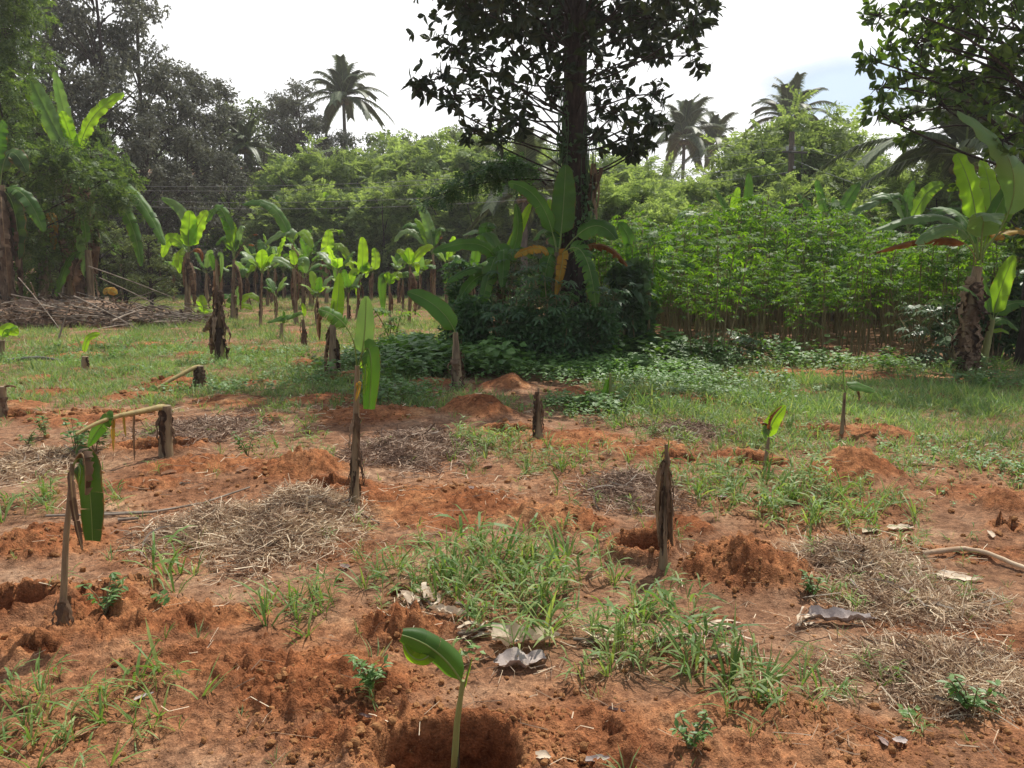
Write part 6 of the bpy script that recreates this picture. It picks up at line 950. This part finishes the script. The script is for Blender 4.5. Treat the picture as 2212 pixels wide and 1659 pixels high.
# nettle-leaved weeds at left
for i, (px, py, s, l) in enumerate([(165, 985, .34, 'leafy green weed with many small leaves behind the leaning stem'), (100, 945, .22, 'light green weed rosette on dark soil at the left'), (205, 975, .26, 'bushy weed touching the hanging green leaf of the snapped stump'), (535, 985, .2, 'low dark weed on the soil above the straw heap'), (60, 960, .14, 'tiny pale weed at the left edge'), (228, 1325, .16, 'small weed with narrow leaves inside the left pit'), (800, 1490, .14, 'serrated small weed on the soil left of the sucker'), (1760, 1290, .12, 'small dark weed beside the straw on the right'), (2100, 1545, .16, 'young weed with pale leaves in the bottom right'), (1490, 1620, .12, 'little weed at the bottom right of centre')]):
    B = gnd(px, py); t = thing('weed', l, 'weed', B, group='single leafy weeds'); r_ = np.random.default_rng(i + 60); m = MB(); st = MB()
    for j in range(6):
        a = r_.uniform(0, 6.28); e = np.array([math.cos(a) * .45, math.sin(a) * .45, r_.uniform(.4, 1)]) * s; tube(st, [[0, 0, -.01], e * [.4, .4, .6], e], [.004, .003, .002], 4, cap=False)
        for u in np.linspace(.35, 1, 5):
            for sd in (0, 1, 2): d = r_.normal(size=3) * [1, 1, .3]; m.inst(*LEAF6, frames(nrm(d)[None], [0, 0, 1]), (e * u)[None], np.array([s * r_.uniform(.16, .3)]))
    st.build('stem', MAT['cstem'], t); m.build('leaves', MAT['weed'], t, smooth=False)
# ------------------------------------------------------------------ light, sky, camera
EL, AZ = math.radians(61), math.radians(28)
S = np.array([math.sin(AZ) * math.cos(EL), math.cos(AZ) * math.cos(EL), math.sin(EL)])
from mathutils import Vector
sun = bpy.data.lights.new('sun', 'SUN'); sun.energy = 5.0; sun.angle = math.radians(.6); sun.color = (1, .95, .87); so = bpy.data.objects.new('sun', sun); col.objects.link(so); so.rotation_euler = Vector(S).to_track_quat('Z', 'Y').to_euler(); so.location = S * 60
w = bpy.data.worlds.new('World'); sc.world = w; w.use_nodes = True; nt = w.node_tree; nt.nodes.clear()
def N(t, **kw):
    n = nt.nodes.new('ShaderNode' + t)
    for k, v in kw.items():
        if k.startswith('i_'): n.inputs[int(k[2:]) if k[2:].isdigit() else k[2:]].default_value = v
        else: setattr(n, k, v)
    return n
K = nt.links.new
sky = N('TexSky', sky_type='NISHITA', sun_disc=False, sun_elevation=EL, sun_rotation=AZ, air_density=1.2, dust_density=1.5)
tc = N('TexCoord'); mp = N('Mapping'); mp.inputs['Scale'].default_value = (1, 1, 2.6); K(tc.outputs['Generated'], mp.inputs[0])
no = N('TexNoise', i_Scale=2.6, i_Detail=5.0, i_Roughness=.55); K(mp.outputs[0], no.inputs['Vector'])
gap = ray(1810, 190); gap /= np.linalg.norm(gap); m4 = N('Mapping'); m4.inputs['Rotation'].default_value = (0, math.radians(14), 0); m4.inputs['Scale'].default_value = (1, 1, 2.3); K(tc.outputs['Generated'], m4.inputs[0]); ca, sa = math.cos(math.radians(14)), math.sin(math.radians(14)); gs = gap * [1, 1, 2.3]; gap = [gs[0] * ca + gs[2] * sa, gs[1], -gs[0] * sa + gs[2] * ca]; wv = N('TexNoise', i_Scale=9.0, i_Detail=4.0); K(tc.outputs['Generated'], wv.inputs['Vector']); wa = N('VectorMath', operation='MULTIPLY_ADD'); K(wv.outputs['Color'], wa.inputs[0]); wa.inputs[1].default_value = (.07, .07, .07); K(m4.outputs[0], wa.inputs[2]); dp = N('VectorMath', operation='DISTANCE'); K(wa.outputs[0], dp.inputs[0]); dp.inputs[1].default_value = [q + .035 for q in gap]
hole = N('MapRange'); hole.inputs[1].default_value = .01; hole.inputs[2].default_value = .10; hole.inputs[3].default_value = .95; hole.inputs[4].default_value = 0; K(dp.outputs['Value'], hole.inputs[0])
sx = N('SeparateXYZ'); K(tc.outputs['Generated'], sx.inputs[0]); hi = N('MapRange'); hi.inputs[1].default_value = .40; hi.inputs[2].default_value = .85; hi.inputs[3].default_value = .62; hi.inputs[4].default_value = .05; K(sx.outputs[2], hi.inputs[0])
fy = N('MapRange'); fy.inputs[1].default_value = -.35; fy.inputs[2].default_value = .35; fy.inputs[3].default_value = -.55; fy.inputs[4].default_value = 0.; K(sx.outputs[1], fy.inputs[0]); s0 = N('Math', operation='ADD'); K(hi.outputs[0], s0.inputs[0]); K(fy.outputs[0], s0.inputs[1]); hi = s0
su = N('Math', operation='ADD'); K(no.outputs['Fac'], su.inputs[0]); K(hi.outputs[0], su.inputs[1]); s2 = N('Math', operation='SUBTRACT'); K(su.outputs[0], s2.inputs[0]); K(hole.outputs[0], s2.inputs[1])
cv = N('MapRange'); cv.inputs[1].default_value = .55; cv.inputs[2].default_value = 1.05; cv.inputs[3].default_value = .12; K(s2.outputs[0], cv.inputs[0])
mx = N('MixRGB'); K(cv.outputs[0], mx.inputs[0]); K(sky.outputs[0], mx.inputs[1]); 
cl = N('MapRange'); cl.inputs[1].default_value = .35; cl.inputs[2].default_value = .62; cl.inputs[3].default_value = 11.6; cl.inputs[4].default_value = 15.0; K(no.outputs['Fac'], cl.inputs[0]); K(cl.outputs[0], mx.inputs[2])
hm_ = N('MapRange'); hm_.inputs[1].default_value = .05; hm_.inputs[2].default_value = .75; hm_.inputs[4].default_value = .9; K(hole.outputs[0], hm_.inputs[0]); m3 = N('MixRGB'); K(hm_.outputs[0], m3.inputs[0]); K(mx.outputs[0], m3.inputs[1]); m3.inputs[2].default_value = (7.6, 9.3, 11.2, 1)
bg = N('Background'); bg.inputs[1].default_value = .1; K(m3.outputs[0], bg.inputs[0]); ow = N('OutputWorld'); K(bg.outputs[0], ow.inputs[0])
hm, nt2, out2, N2, K2 = newmat('thin_haze'); vs = N2('VolumeScatter'); vs.inputs['Color'].default_value = (1, .97, .95, 1); vs.inputs['Density'].default_value = HAZE; vs.inputs['Anisotropy'].default_value = .35; K2(vs.outputs[0], out2.inputs['Volume'])
hb = MB(); box(hb, np.array([0, 60., 20.]), (260, 190, 60)); tag(hb.build('haze', hm, smooth=False), kind='structure')
cam = bpy.data.cameras.new('camera'); co = bpy.data.objects.new('camera', cam); col.objects.link(co); co.location = (0, 0, EYE); co.rotation_euler = (math.pi / 2 - TH, 0, 0); cam.sensor_fit = 'HORIZONTAL'; cam.sensor_width = 36; cam.lens = 36 * F / 2212; cam.clip_start = .05; cam.clip_end = 3000; sc.camera = co
sc.view_settings.view_transform = 'Standard'; sc.view_settings.look = 'None'; sc.view_settings.exposure = 0; sc.view_settings.gamma = 1
cy = sc.cycles; cy.max_bounces = 7; cy.diffuse_bounces = 3; cy.glossy_bounces = 2; cy.transmission_bounces = 4; cy.transparent_max_bounces = 4; cy.use_denoising = True; cy.denoiser = 'OPENIMAGEDENOISE'; cy.denoising_input_passes = 'RGB_ALBEDO_NORMAL'; cy.denoising_prefilter = 'ACCURATE'; cy.caustics_reflective = False; cy.caustics_refractive = False
